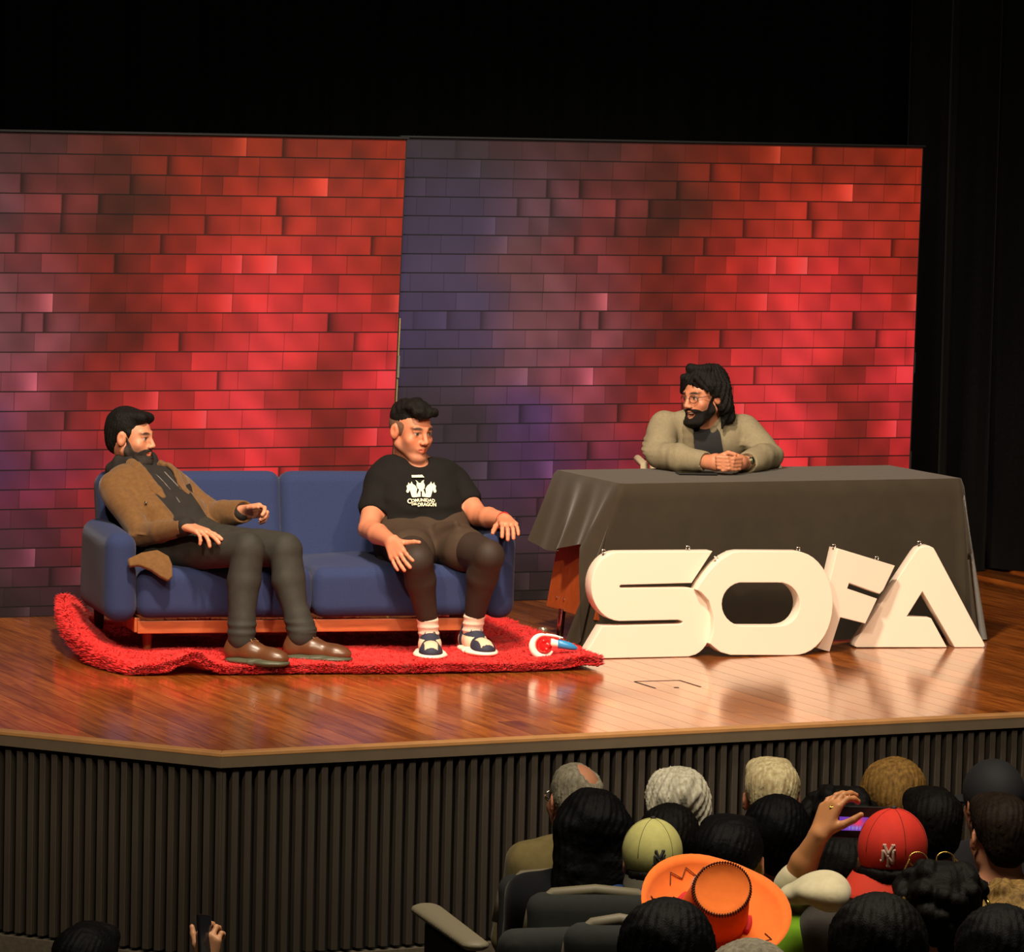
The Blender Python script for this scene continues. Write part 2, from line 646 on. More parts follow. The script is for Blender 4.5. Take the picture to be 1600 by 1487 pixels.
nos = bpy.data.objects.new('trim_1', None)
link(nos)
tag(nos, kind='structure')
front = bpy.data.objects.new('wall_front', None)
link(front)
tag(front, kind='structure')
slat_me = None
for d, nrm, ln, name in ((DR, NR, 6.5, 'r'), (DL, NL, 4.0, 'l')):
    a0 = CORNER
    a1 = CORNER + d * ln
    m = MB()
    inn = 0.055
    # the mitre at the corner follows the two inward normals
    mit = unit(NR + NL)
    ci = CORNER + mit * (inn / np.dot(mit, nrm))
    zt, zb = 0.004, -0.012
    P = [CORNER, a1, a1 + nrm * inn, ci]
    m.add([p + V3(0, 0, zt) for p in P] + [p + V3(0, 0, zb) for p in P], [(0, 1, 2, 3), (4, 7, 6, 5), (0, 4, 5, 1), (3, 2, 6, 7), (1, 5, 6, 2), (0, 3, 7, 4)])
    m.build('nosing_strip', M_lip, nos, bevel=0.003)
    m = MB()
    ci2 = CORNER + mit * (0.02 / np.dot(mit, nrm))
    P = [CORNER + mit * 0.002, a1 + nrm * 0.002, a1 + nrm * 0.03, ci2]
    m.add([p + V3(0, 0, -0.012) for p in P] + [p + V3(0, 0, -0.05) for p in P], [(0, 1, 2, 3), (4, 7, 6, 5), (0, 4, 5, 1), (3, 2, 6, 7), (1, 5, 6, 2), (0, 3, 7, 4)])
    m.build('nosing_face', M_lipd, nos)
    m = MB()
    P = [CORNER + mit * 0.085, a1 + nrm * 0.075, a1 + nrm * 0.14, CORNER + mit * 0.155]
    m.add([p + V3(0, 0, -0.05) for p in P] + [p + V3(0, 0, -1.4) for p in P], [(0, 1, 2, 3), (4, 7, 6, 5), (0, 4, 5, 1), (3, 2, 6, 7), (1, 5, 6, 2), (0, 3, 7, 4)])
    m.build('backing_board', M_back, front)
    m = MB()
    P = [CORNER + mit * 0.012, a1 + nrm * 0.012, a1 + nrm * 0.06, CORNER + mit * 0.06]
    m.add([p + V3(0, 0, ZB - 0.012) for p in P] + [p + V3(0, 0, ZB - 0.3) for p in P], [(0, 1, 2, 3), (4, 7, 6, 5), (0, 4, 5, 1), (3, 2, 6, 7), (1, 5, 6, 2), (0, 3, 7, 4)])
    m.build('plinth_board', M_carpet, front)
    k = 0
    pos = 0.018
    while pos < min(ln, 4.3 if name == 'r' else 1.7):
        if slat_me is None:
            so = MB().box((0, 0, 0), (0.0125, 0.018, (-0.055 - ZB) / 2)).build('slat', M_slat, front, bevel=0.002, seg=1)
            slat_me = so.data
        else:
            so = link(bpy.data.objects.new('slat', slat_me), front)
        p = CORNER + d * pos + nrm * 0.038
        so.location = (p[0], p[1], (-0.055 + ZB) / 2)
        so.rotation_euler = (0, 0, atan2(d[1], d[0]))
        pos += 0.0492

# raked hall floor
def floor_z(Y):
    return -0.84 + max(0.0, 12.9 - Y) * 0.095


m = MB()
ys = [18.0, 12.9, 4.0, -2.0]
vs = []
for y in ys:
    z = floor_z(y)
    vs += [(-0.4, y, z), (9, y, z), (-0.4, y, z - 0.5), (9, y, z - 0.5)]
fs = []
for i in range(3):
    a, b = 4 * i, 4 * i + 4
    fs += [(a, a + 1, b + 1, b), (a + 2, b + 2, b + 3, a + 3), (a, b, b + 2, a + 2), (a + 1, a + 3, b + 3, b + 1)]
fs += [(0, 2, 3, 1), (12, 13, 15, 14)]
m.add(vs, fs)
tag(m.build('floor', M_carpet), kind='structure')
tag(MB().box((-4.7, 9, -1.25), (4.3, 9, 0.05)).build('floor_aisle', M_carpet), kind='structure')
tag(MB().box((-0.42, 5.5, -0.5), (0.02, 7.4, 0.7)).build('wall_aisle', M_back), kind='structure') if False else None
tag(MB().box((0, 26.2, 4), (9.2, 0.1, 6)).build('wall_back', M_black), kind='structure')
tag(MB().box((-9.2, 14, 4), (0.1, 12.3, 6)).build('wall_left', M_black), kind='structure')
tag(MB().box((9.2, 14, 4), (0.1, 12.3, 6)).build('wall_right', M_black), kind='structure')
tag(MB().box((0, 14, 9.6), (9.2, 12.3, 0.1)).build('ceiling', M_black), kind='structure')

# black stage curtains
M_curt = mat('black_velour', (10, 10, 12), rough=0.9, spec=0.1, sheen=0.06, noise=0.3, nscale=70)


def curtain(p0, p1, z0, z1, label, amp, per, seed):
    p0, p1 = np.asarray(p0, float), np.asarray(p1, float)
    ln = np.linalg.norm(p1 - p0)
    d = (p1 - p0) / ln
    nn = V3(-d[1], d[0], 0)
    N, MZ = int(ln / 0.03), 10
    r = np.random.default_rng(seed)
    s = np.linspace(0, ln, N + 1)
    ph = 2 * pi * s / per + 1.2 * np.sin(s * 1.7 + seed) + 0.6 * np.sin(s * 4.1)
    prof = amp * (np.sin(ph) + 0.35 * np.sin(2.3 * ph + 1))
    v, q = [], []
    for j in range(MZ + 1):
        t = j / MZ
        z = z0 + (z1 - z0) * t
        for i in range(N + 1):
            p = p0 + d * s[i] + nn * prof[i] * (1.15 - 0.3 * t)
            v.append((p[0], p[1], z))
    for j in range(MZ):
        for i in range(N):
            a = j * (N + 1) + i
            q.append((a, a + 1, a + N + 2, a + N + 1))
    me = mesh_np('stage_curtain', v, quads=q)
    me.materials.append(M_curt)
    o = link(bpy.data.objects.new('stage_curtain', me))
    sm = o.modifiers.new('thickness', 'SOLIDIFY')
    sm.thickness = 0.004
    tag(o, label, 'curtain')
    return o


curtain((-6, 23.4, 0), (2.9, 23.4, 0), 0.003, 8.5, 'black pleated back curtain hanging behind the two brick screens', 0.05, 0.34, 3)
curtain((1.9, 21.7, 0), (4.9, 22.7, 0), 0.003, 8.5, 'black pleated side curtain standing beyond the table and screens', 0.06, 0.26, 5)

# ------------------------------------------------------------------ LED screens showing a brick wall picture
UG = [0, .12, .25, .37, .5, .62, .75, .87, 1.0]
VG = [0, .15, .3, .42, .5, .6, .7, .85, 1.0]
PIC = [
    [(52, 42, 56), (56, 44, 56), (72, 42, 48), (70, 36, 34), (92, 34, 24), (124, 40, 20), (138, 44, 22), (112, 38, 20), (168, 50, 25)],
    [(64, 50, 78), (68, 54, 84), (98, 62, 78), (130, 58, 56), (76, 30, 20), (140, 42, 25), (185, 55, 38), (172, 54, 38), (165, 48, 30)],
    [(70, 56, 90), (76, 60, 94), (108, 72, 84), (118, 58, 62), (112, 33, 22), (168, 42, 32), (212, 56, 55), (196, 50, 48), (165, 45, 32)],
    [(68, 54, 92), (76, 58, 94), (122, 80, 98), (128, 70, 76), (104, 28, 20), (176, 44, 38), (226, 62, 64), (196, 52, 52), (205, 50, 52)],
    [(62, 50, 82), (68, 52, 74), (114, 76, 98), (136, 68, 80), (142, 40, 34), (198, 50, 50), (230, 64, 68), (140, 38, 32), (222, 56, 62)],
    [(56, 43, 54), (58, 43, 56), (84, 52, 104), (128, 56, 66), (164, 42, 40), (184, 46, 44), (232, 62, 68), (132, 36, 30), (210, 50, 56)],
    [(55, 42, 58), (60, 46, 62), (80, 46, 92), (112, 42, 66), (156, 38, 46), (182, 42, 44), (222, 54, 58), (128, 34, 28), (190, 42, 44)],
    [(46, 36, 42), (50, 38, 46), (64, 40, 58), (88, 38, 48), (120, 32, 36), (150, 36, 36), (170, 40, 40), (120, 32, 28), (140, 34, 32)],
    [(30, 24, 22), (32, 25, 24), (38, 26, 28), (46, 26, 28), (56, 24, 22), (66, 26, 22), (70, 26, 22), (60, 24, 20), (60, 24, 20)]]
PIC = np.array(PIC, float)
_red = PIC[:, :, 0] > 100
PIC[:, :, 1:] *= np.where(_red, 0.88, 1.0)[:, :, None]
PIC[:, :3, 2] *= 0.88
M_disp = bpy.data.materials.new('led_display')
M_disp.use_nodes = True
_nt = M_disp.node_tree
_b = _nt.nodes['Principled BSDF']
_a = _nt.nodes.new('ShaderNodeAttribute')
_a.attribute_name = 'Col'
_b.inputs['Base Color'].default_value = (0.006, 0.006, 0.006, 1)
_b.inputs['Roughness'].default_value = 0.55
_nt.links.new(_a.outputs['Color'], _b.inputs['Emission Color'])
_b.inputs['Emission Strength'].default_value = 0.85
_b.inputs['Specular IOR Level'].default_value = 0.12
M_frame = mat('screen_frame', (20, 22, 26), rough=0.5)
M_teal = mat('screen_side', (44, 56, 66), rough=0.6)
M_post = mat('pale_timber', (168, 150, 96), rough=0.6, noise=0.15, nscale=14, stretch=(6, 6, 0.8))
M_postg = mat('grey_joint', (120, 122, 104), rough=0.6)


def pic(u, v):
    """brick wall picture: broad colour field of the displayed image"""
    u0, v0 = u, v
    u = u + 0.018 * np.sin(v * 23 + 2) + 0.012 * np.sin(v * 47 + u * 9)
    v = v + 0.015 * np.sin(u * 31)
    i = np.clip(np.searchsorted(UG, u) - 1, 0, len(UG) - 2)
    j = np.clip(np.searchsorted(VG, v) - 1, 0, len(VG) - 2)
    ug, vg = np.array(UG), np.array(VG)
    fu = np.clip((u - ug[i]) / (ug[i + 1] - ug[i]), 0, 1)
    fv = np.clip((v - vg[j]) / (vg[j + 1] - vg[j]), 0, 1)
    fu, fv = fu * fu * (3 - 2 * fu), fv * fv * (3 - 2 * fv)
    fu, fv = fu[:, None], fv[:, None]
    blot = 1 + 0.10 * np.sin(u0 * 38 + 5 * np.sin(v0 * 9 + u0 * 6)) * np.sin(v0 * 27 + 4 * np.sin(u0 * 13)) + 0.06 * np.sin(u0 * 90 - v0 * 60)
    blot = 1 + (blot - 1) * np.clip((u0 - 0.12) * 5, 0.2, 1)
    return blot[:, None] * ((PIC[j, i] * (1 - fu) + PIC[j, i + 1] * fu) * (1 - fv) + (PIC[j + 1, i] * (1 - fu) + PIC[j + 1, i + 1] * fu) * fv)


BW, BH = 0.166, 0.0868
SW, SH = 2.68, 2.13


def brick_picture():
    r = np.random.default_rng(4)
    V, Q, C = [], [], []

    def patch(x0, x1, y0, y1, nx, ny, colf):
        gx, gy = np.meshgrid(np.linspace(x0, x1, nx + 1), np.linspace(y0, y1, ny + 1))
        gx, gy = gx.ravel(), gy.ravel()
        b = len(V)
        c = colf(gx, gy)
        for i in range(len(gx)):
            V.append((gx[i], 0.0, gy[i]))
            C.append(c[i])
        for j in range(ny):
            for i in range(nx):
                a = b + j * (nx + 1) + i
                Q.append((a, a + 1, a + nx + 2, a + nx + 1))

    def base(gx, gy):
        return pic(gx / SW, 1 - gy / SH)
    y = SH
    row = 0
    while y > 0.001:
        h = min(BH, y)
        g = 0.0062
        patch(0, SW, y - g, y, 40, 1, lambda X, Y: base(X, Y) * 0.42)
        x = -((row * 0.5) % 1.0) * BW - 0.02 * ((row * 7) % 3)
        while x < SW:
            bw = BW * (1.0 if r.random() < 0.93 else 0.6)
            x0, x1 = max(0, x), min(SW, x + bw - 0.004)
            if x1 - x0 > 0.004:
                gain = 1 + 0.06 * r.normal()
                sl = 0.04 * r.normal()
                lite = r.random()
                dark = r.random()
                sharp = 0.25 + 0.75 * np.clip((x0 / SW - 0.05) * 4, 0, 1)
                mean = base(np.array([(x0 + x1) / 2]), np.array([y - h / 2]))[0]

                def colf(X, Y, gain=gain, sl=sl, x0=x0, x1=x1, lite=lite, dark=dark, mean=mean, sharp=sharp):
                    t = (X - x0) / max(1e-4, x1 - x0)
                    s = np.clip((gain + sl * (t - 0.5) * 2 - 1) * sharp + 1, 0.7, 1.3)
                    if lite > 0.9:
                        s = s * (1 + 0.35 * t ** 2 * sharp)
                    if dark > 0.9:
                        s = s * (1 - 0.6 * sharp * np.clip(1 - t * 4, 0, 1))
                    c = (0.7 * base(X, Y) + 0.3 * mean) * s[:, None]
                    if lite > 0.9:
                        c = c + (np.clip(t * 2 - 0.9, 0, 1) ** 1.5 * 30 * sharp)[:, None] * np.array([0.6, 0.55, 0.6])
                    return np.clip(c, 4, 250)
                patch(x0, x1, y - h, y - g, 5, 3, colf)
                if x1 < SW:
                    patch(x1, min(SW, x1 + 0.004), y - h, y - g, 1, 2, lambda X, Y: base(X, Y) * (0.8))
            x += bw
        y -= h
        row += 1
    me = mesh_np('display', V, quads=Q, smooth=False)
    c = np.array(C) / 255
    c = np.where(c <= 0.04045, c / 12.92, ((c + 0.055) / 1.055) ** 2.4)
    set_col(me, c)
    me.materials.append(M_disp)
    return me


pic_me = brick_picture()
S0 = onz(0, 965)
SD = V3(cos(radians(23.4)), sin(radians(23.4)), 0)


def led_screen(dist0, label, tilt, posts, off=0.0):
    n = V3(-SD[1], SD[0], 0)
    p = S0 + SD * dist0 + n * off
    t = empty('led_screen', p, radians(23.4))
    t.rotation_euler = (radians(tilt), 0, radians(23.4))
    tag(t, label, 'screen', 'pair of screens showing a brick wall')
    d = link(bpy.data.objects.new('display', pic_me), t)
    d.location = (0, -0.002, 0.004)
    MB().box((SW / 2, 0.045, SH / 2 + 0.004), (SW / 2 + 0.006, 0.045, SH / 2 + 0.004)).build('cabinet_body', M_frame, t)
    MB().box((SW / 2, -0.003, SH + 0.012), (SW / 2 + 0.01, 0.012, 0.004)).build('top_bezel', M_frame, t)
    for x in posts:
        MB().box((x, 0.07, 0.66), (0.013, 0.02, 0.66)).build('support_post', M_post if x > 1.5 and dist0 < 0 else M_teal, t)
        for z in (0.62, 1.1):
            MB().box((x, 0.046, z), (0.0135, 0.006, 0.05)).build('post_bracket', M_postg if dist0 < 0 else M_teal, t)
    MB().box((SW / 2, 0.2, 0.03), (SW / 2, 0.03, 0.03)).build('base_rail', M_frame, t)
    return t


led_screen(1.822 - SW, 'brick wall screen behind the man in the brown jacket, cut by the picture edge', 3.6, (0.3, SW + 0.02))
led_screen(1.875, 'brick wall screen fading from purple to red behind the man at the table', 1.4, (0.3, SW + 0.02), off=0.1)
# ------------------------------------------------------------------ sofa
M_navy = mat('navy_weave', (44, 53, 90), rough=0.9, spec=0.2, sheen=0.08, noise=0.1, nscale=220, bump=0.25, bscale=600)
M_rail = mat('sofa_timber', (168, 84, 44), rough=0.45, noise=0.2, nscale=8, stretch=(1, 8, 8))
M_leg = mat('leg_timber', (120, 62, 34), rough=0.4, noise=0.15, nscale=10)
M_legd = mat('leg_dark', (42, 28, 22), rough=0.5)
SYAW = radians(15.2)
sofa = empty('sofa', (-1.63, 17.46, -0.043), SYAW)
tag(sofa, 'navy blue fabric sofa with rounded armrests and short wooden legs', 'sofa')
WS = 1.72


def soft(name, c, h, r, parent, m=M_navy, rot=None, puff=0.0, res=0.012, seed=1):
    s = SDF()
    s.box(c, h, r=r, k=0.001, rot=rot)
    if puff:
        s.ell(V3(*c) + V3(0, 0, h[2] * 0.55), (h[0] * 0.93, h[1] * 0.9, h[2] * 0.5 + puff), k=0.05, rot=rot)
    s.disp = lambda P: wav(P, 0.0025, 14, seed)
    return s.build(name, res, m, parent)


soft('armrest', (0.065, 0.32, 0.40), (0.068, 0.33, 0.185), 0.062, sofa, seed=2)
soft('armrest', (WS - 0.065, 0.32, 0.40), (0.068, 0.33, 0.185), 0.062, sofa, seed=3)
soft('seat_cushion', (0.494, 0.31, 0.333), (0.362, 0.31, 0.103), 0.05, sofa, puff=0.012, seed=4)
soft('seat_cushion', (1.226, 0.31, 0.333), (0.362, 0.31, 0.103), 0.05, sofa, puff=0.012, seed=5)
ta = radians(-13)
RB = np.array([[1, 0, 0], [0, cos(ta), -sin(ta)], [0, sin(ta), cos(ta)]])
soft('backrest', (0.47, 0.70, 0.54), (0.394, 0.075, 0.232), 0.055, sofa, rot=RB, seed=6)
soft('backrest', (1.25, 0.70, 0.54), (0.394, 0.075, 0.232), 0.055, sofa, rot=RB, seed=7)
MB().box((WS / 2, 0.06, 0.192), (0.72, 0.012, 0.026)).build('front_rail', M_rail, sofa, bevel=0.003)
MB().box((WS / 2, 0.66, 0.2), (0.72, 0.012, 0.03)).build('back_rail', M_rail, sofa, bevel=0.003)
for x in (0.14, WS - 0.14):
    MB().box((x, 0.36, 0.2), (0.012, 0.3, 0.03)).build('side_rail', M_rail, sofa, bevel=0.003)
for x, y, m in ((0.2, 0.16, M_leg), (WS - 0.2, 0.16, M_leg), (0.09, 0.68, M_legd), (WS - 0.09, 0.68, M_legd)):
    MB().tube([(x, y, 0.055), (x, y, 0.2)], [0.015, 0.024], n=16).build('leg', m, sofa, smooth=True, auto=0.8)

# ------------------------------------------------------------------ rug with long pile
M_pile = mat('red_pile', (255, 50, 50), rough=0.7, spec=0.25, noise=0.12, nscale=9, sheen=0.2)
_nt = M_pile.node_tree
_tr = _nt.nodes.new('ShaderNodeBsdfTranslucent')
_tr.inputs[0].default_value = lin((255, 84, 80)) + (1,)
_mx = _nt.nodes.new('ShaderNodeMixShader')
_mx.inputs[0].default_value = 0.25
_nt.links.new(_nt.nodes['Principled BSDF'].outputs[0], _mx.inputs[1])
_nt.links.new(_tr.outputs[0], _mx.inputs[2])
_nt.links.new(_mx.outputs[0], _nt.nodes['Material Output'].inputs[0])
M_rugb = mat('rug_backing', (225, 20, 24), rough=0.95)
RY = radians(16.6)
RUG0 = V3(-1.47, 17.13, 0)
RL, RD = 1.92, 1.46
rug = empty('rug', RUG0, RY)
tag(rug, 'bright red long pile shag rug with a curled edge under the sofa', 'rug')


def rug_h(u, v):
    h = 0.012 + 0.0 * u
    h = h + 0.12 * np.exp(-((u - 0.0) / 0.10) ** 2) * np.clip((v - 0.1) / 0.9, 0, 1.0) ** 0.8
    h = h + 0.055 * np.exp(-((u - 0.23) / 0.075) ** 2) * np.exp(-(v / 0.14) ** 2)
    h = h + 0.016 * np.exp(-((u - 1.87) / 0.09) ** 2)
    return h + 0.004 * np.sin(u * 11 + 2 * np.sin(v * 6)) * np.sin(v * 9 + 1)


def rug_edge(u, v):
    """plan outline: the sides bow a little"""
    du = -0.12 * np.sin(pi * np.clip(v / RD, 0, 1) ** 0.8) * (1 - u / RL) ** 3
    dv = 0.05 * np.sin(u * 3.2 + 0.4) * (1 - v / RD) * np.clip((RL - u) / 0.5, 0, 1) + 0.07 * np.exp(-(u / 0.16) ** 2) * (1 - v / RD)
    return u + du - 0.02 * v, v + dv * 0.6


nu, nv = 96, 74
gu, gv = np.meshgrid(np.linspace(0, RL, nu), np.linspace(0, RD, nv))
gu, gv = gu.ravel(), gv.ravel()
ru, rv = rug_edge(gu, gv)
q = [(j * nu + i, j * nu + i + 1, (j + 1) * nu + i + 1, (j + 1) * nu + i) for j in range(nv - 1) for i in range(nu - 1)]
me = mesh_np('rug_base', np.stack([ru, rv, rug_h(gu, gv) - 0.006 + 0.006 * np.sin(gu * 61 + 3 * np.sin(gv * 37)) * np.sin(gv * 71 + 2 * np.sin(gu * 43))], 1), quads=q)
me.materials.append(M_pile)
o = link(bpy.data.objects.new('backing', me), rug)
sm = o.modifiers.new('thickness', 'SOLIDIFY')
sm.thickness = 0.038
sm.offset = 1
r = np.random.default_rng(5)
NT = 90000
tu, tv = r.random(NT) * RL, r.random(NT) * RD
edge_n = 20000
per = r.random(edge_n)
tu[:edge_n] = np.where(per < 0.5, per * 2 * RL, np.where(per < 0.75, 0.0, RL))
tv[:edge_n] = np.where(per < 0.5, 0.0, (per * 4 % 1) * RD)
h0 = rug_h(tu, tv) + 0.025
h0[:edge_n] -= np.where((per >= 0.5) & (per < 0.75), 0.07, 0.034) * np.random.default_rng(3).random(edge_n)
pu, pv = rug_edge(tu, tv)
P0 = np.stack([pu, pv, h0], 1)
clump = np.stack([np.sin(tu * 37 + 3 * np.sin(tv * 29)), np.cos(tv * 41 + 2 * np.sin(tu * 23))], 1)
ang = r.random(NT) * 2 * pi
lean = 0.9 + 1.1 * r.random(NT)
ln = 0.018 + 0.020 * r.random(NT)
dirx = 0.55 * np.cos(ang) + 0.45 * clump[:, 0]
diry = 0.55 * np.sin(ang) + 0.45 * clump[:, 1] - 0.25
dirx[:edge_n] += np.where(per < 0.5, 0, np.where(per < 0.75, -0.9, 0.9))
diry[:edge_n] += np.where(per < 0.5, -0.9, 0)
D1 = np.stack([dirx * lean, diry * lean, np.full(NT, 0.9)], 1)
D1 /= np.linalg.norm(D1, axis=1)[:, None]
D2 = D1 * V3(1.3, 1.3, 0.15)
D2[:, 2] -= 0.12
D2 /= np.linalg.norm(D2, axis=1)[:, None]
w0 = (0.0042 + 0.0026 * r.random(NT))[:, None]
T = P0 + D1 * (ln * 0.5)[:, None] + D2 * (ln * 0.6)[:, None]
ring = []
for k_ in range(3):
    a_ = ang + 2.0944 * k_
    e1 = np.stack([np.cos(a_), np.sin(a_), np.zeros(NT)], 1)
    e1 -= D1 * (e1 * D1).sum(1)[:, None]
    e1 /= np.linalg.norm(e1, axis=1)[:, None]
    ring.append(P0 - D1 * 0.004 + e1 * w0)
vv = np.stack(ring + [T], 1).reshape(-1, 3)
vv[:, 2] = np.maximum(vv[:, 2], 0.002)
b = np.arange(NT)[:, None] * 4
me = mesh_np('pile', vv, tris=np.concatenate([b + np.array([[0, 1, 3]]), b + np.array([[1, 2, 3]]), b + np.array([[2, 0, 3]])]))
nr = np.stack([0.30 * np.cos(ang) + 0.3 * clump[:, 0], 0.30 * np.sin(ang) - 0.35 + 0.3 * clump[:, 1], np.ones(NT)], 1)
nr = np.repeat(nr / np.linalg.norm(nr, axis=1)[:, None], 4, 0)
me.normals_split_custom_set_from_vertices(nr.tolist())
me.materials.append(M_pile)
tag(link(bpy.data.objects.new('pile', me), rug), kind='stuff')

# ------------------------------------------------------------------ desk under a black cloth
M_wood = mat('desk_veneer', (150, 68, 26), rough=0.45, noise=0.18, nscale=10, stretch=(8, 8, 0.7))
M_chrome = mat('chrome', (215, 210, 205), rough=0.12, metal=1.0)
M_cloth = mat('black_cloth', (54, 46, 35), rough=0.85, spec=0.25, sheen=0.3, noise=0.08, nscale=12, bump=0.1, bscale=500)
M_white = mat('warm_white', (242, 232, 220), rough=0.6)
DY = radians(23.4)
DESK0 = onz(972, 755, 0.712)
desk = empty('desk', (DESK0[0], DESK0[1], 0), DY)
tag(desk, 'wooden desk with chrome foot hidden under the black tablecloth', 'desk')
DLn, DD, DH = 1.63, 0.66, 0.707
MB().box((DLn / 2, DD / 2, DH - 0.014), (DLn / 2, DD / 2, 0.014)).build('desk_top', M_wood, desk, bevel=0.003)
for x, sx in ((0.03, -1), (DLn - 0.03, 1)):
    ang = -0.17 * sx
    MB().box((x + sx * 0.045, DD / 2 + 0.01, 0.40), (0.012, 0.255, 0.285), np.array([[cos(ang), 0, sin(ang)], [0, 1, 0], [-sin(ang), 0, cos(ang)]])).build('side_panel', M_wood, desk, bevel=0.002)
    for y in (0.14, 0.42):
        xx = x + sx * 0.115
        MB().tube([(xx, y, 0.012), (xx - sx * 0.01, y, 0.13)], 0.016, n=14).build('leg', M_chrome, desk, smooth=True, auto=0.8)
        MB().lathe([(0.0, 0.0), (0.05, 0.0), (0.05, 0.007), (0.02, 0.013), (0.0, 0.013)], (xx, y, 0)).build('foot_disc', M_chrome, desk, smooth=True, auto=0.6)
MB().box((DLn / 2, DD * 0.55, 0.45), (DLn / 2 - 0.09, 0.009, 0.24)).build('modesty_panel', M_wood, desk)
for y in (0.42, 0.5):
    MB().lathe([(0.006, 0), (0.006, 0.003), (0, 0.004)], (0, 0, 0), n=10).build('screw_cap', M_chrome, desk, xf=Matrix.Translation((-0.068, y, 0.17)) @ Matrix.Rotation(radians(-90), 4, 'Y'))


def sstep(x, a, b):
    t = np.clip((x - a) / (b - a), 0, 1)
    return t * t * (3 - 2 * t)


def cloth_mesh():
    e = 0.006
    path, nrm, par = [], [], []
    nS, nF, nC = 34, 90, 9
    L0, L1 = DD, DD + DLn

    def put(p, n, s):
        path.append(p)
        nrm.append(n)
        par.append(s)
    for i in range(nS):
        t = i / (nS - 1)
        put(V3(-e, DD + e - t * (DD + e), 0), V3(-1, 0, 0), t * L0)
    for i in range(1, nC):
        a = pi + (pi / 2) * i / nC
        put(V3(-e * 0.5, -e * 0.5, 0), V3(cos(a), sin(a), 0), L0 + 0.001 * i)
    for i in range(nF):
        t = i / (nF - 1)
        put(V3(t * DLn, -e, 0), V3(0, -1, 0), L0 + 0.01 + t * DLn)
    for i in range(1, nC):
        a = 1.5 * pi + (pi / 2) * i / nC
        put(V3(DLn + e * .5, -e * .5, 0), V3(cos(a), sin(a), 0), L1 + 0.011 + 0.001 * i)
    for i in range(nS):
        t = i / (nS - 1)
        put(V3(DLn + e, t * (DD + e), 0), V3(1, 0, 0), L1 + 0.02 + t * L0)
    path, nrm, s = np.array(path), np.array(nrm), np.array(par)
    n = len(path)
    front = sstep(s, L0 - 0.03, L0 + 0.006)
    rightp = sstep(s, L1 + 0.0, L1 + 0.03)
    ln = 0.30 + 0.40 * front
    ln = ln + (1 - front) * 0.03 * np.sin(s * 9)
    flare = 0.10 * (1 - front) * (1 - rightp) - 0.09 * front * (1 - sstep(s, L1 - 0.02, L1 + 0.02)) + 0.10 * sstep(s, L1 - 0.02, L1 + 0.02)
    flare = flare + 0.0 * s
    fold = (0.016 * np.sin(s * 21 + 0.7) + 0.010 * np.sin(s * 37 + 2)) * (1 - front)
    sf = s - L0
    foldf = (0.012 * np.sin(sf * 7.5 + 0.5) + 0.009 * np.sin(sf * 13 + 1.2 + np.sin(sf * 4)) + 0.002 * np.sin(sf * 31)) * front
    rows = 22
    v, q = [], []
    for j in range(rows + 1):
        t = j / rows
        out = 0.012 * sstep(t, 0, 0.03) + flare * t ** 1.1 + (fold * t ** 0.8 + foldf * t ** 0.9) * 1.1
        z = DH + 0.004 - 0.004 * sstep(t, 0, 0.02) - ln * t
        p = path + nrm * out[:, None]
        p[:, 2] = np.maximum(z, 0.004)
        # the front folds lean outwards from the corners
        p[:, 0] += front * (0.05 * t * ((s - L0) / DLn - 0.5) - 0.16 * t * np.exp(-((s - L0) / 0.30) ** 2))
        p[:, 0] += 0.09 * t * np.exp(-((s - L1) / 0.22) ** 2) * (s < L1 + 0.012)
        p[:, 1] += 0.10 * t * np.exp(-((s - L0) / 0.12) ** 2)
        v.append(p)
    for j in range(rows):
        for i in range(n - 1):
            a = j * n + i
            q.append((a, a + 1, a + n + 1, a + n))
    v = np.concatenate(v)
    # top sheet
    nx, ny = 40, 16
    b = len(v)
    gx, gy = np.meshgrid(np.linspace(-e, DLn + e, nx), np.linspace(-e, DD + e, ny))
    top = np.stack([gx.ravel(), gy.ravel(), np.full(gx.size, DH + 0.004) + 0.0006 * np.sin(gx.ravel() * 19) * np.sin(gy.ravel() * 23)], 1)
    v = np.concatenate([v, top])
    q += [(b + j * nx + i, b + j * nx + i + 1, b + (j + 1) * nx + i + 1, b + (j + 1) * nx + i) for j in range(ny - 1) for i in range(nx - 1)]
    # back overhang
    b = len(v)
    back = []
    for j in range(5):
        for i in range(nx):
            x = -e + (DLn + 2 * e) * i / (nx - 1)
            back.append((x, DD + e + 0.01 * (j > 0) + 0.02 * j / 4 * (1 + sin(x * 14)), DH + 0.004 - 0.055 * j))
    v = np.concatenate([v, np.array(back)])
    q += [(b + j * nx + i, b + j * nx + i + 1, b + (j + 1) * nx + i + 1, b + (j + 1) * nx + i) for j in range(4) for i in range(nx - 1)]
    return mesh_np('tablecloth', v, quads=q)


me = cloth_mesh()
me.materials.append(M_cloth)
cloth = link(bpy.data.objects.new('tablecloth', me))
cloth.location = (DESK0[0], DESK0[1], 0)
cloth.rotation_euler = (0, 0, DY)
tag(cloth, 'black cloth draped over the desk with folds down to the stage', 'tablecloth')

# ------------------------------------------------------------------ white standing letters
M_letter = mat('letter_white', (230, 210, 194), rough=0.55, spec=0.3)


def crop4(x, y):
    return 820 + x / 2.0513, 780 + y / 2.0513


def arc(cx, cy, rx, ry, a0, a1, n):
    return [(cx + rx * cos(radians(a0 + (a1 - a0) * i / n)), cy + ry * sin(radians(a0 + (a1 - a0) * i / n))) for i in range(n + 1)]


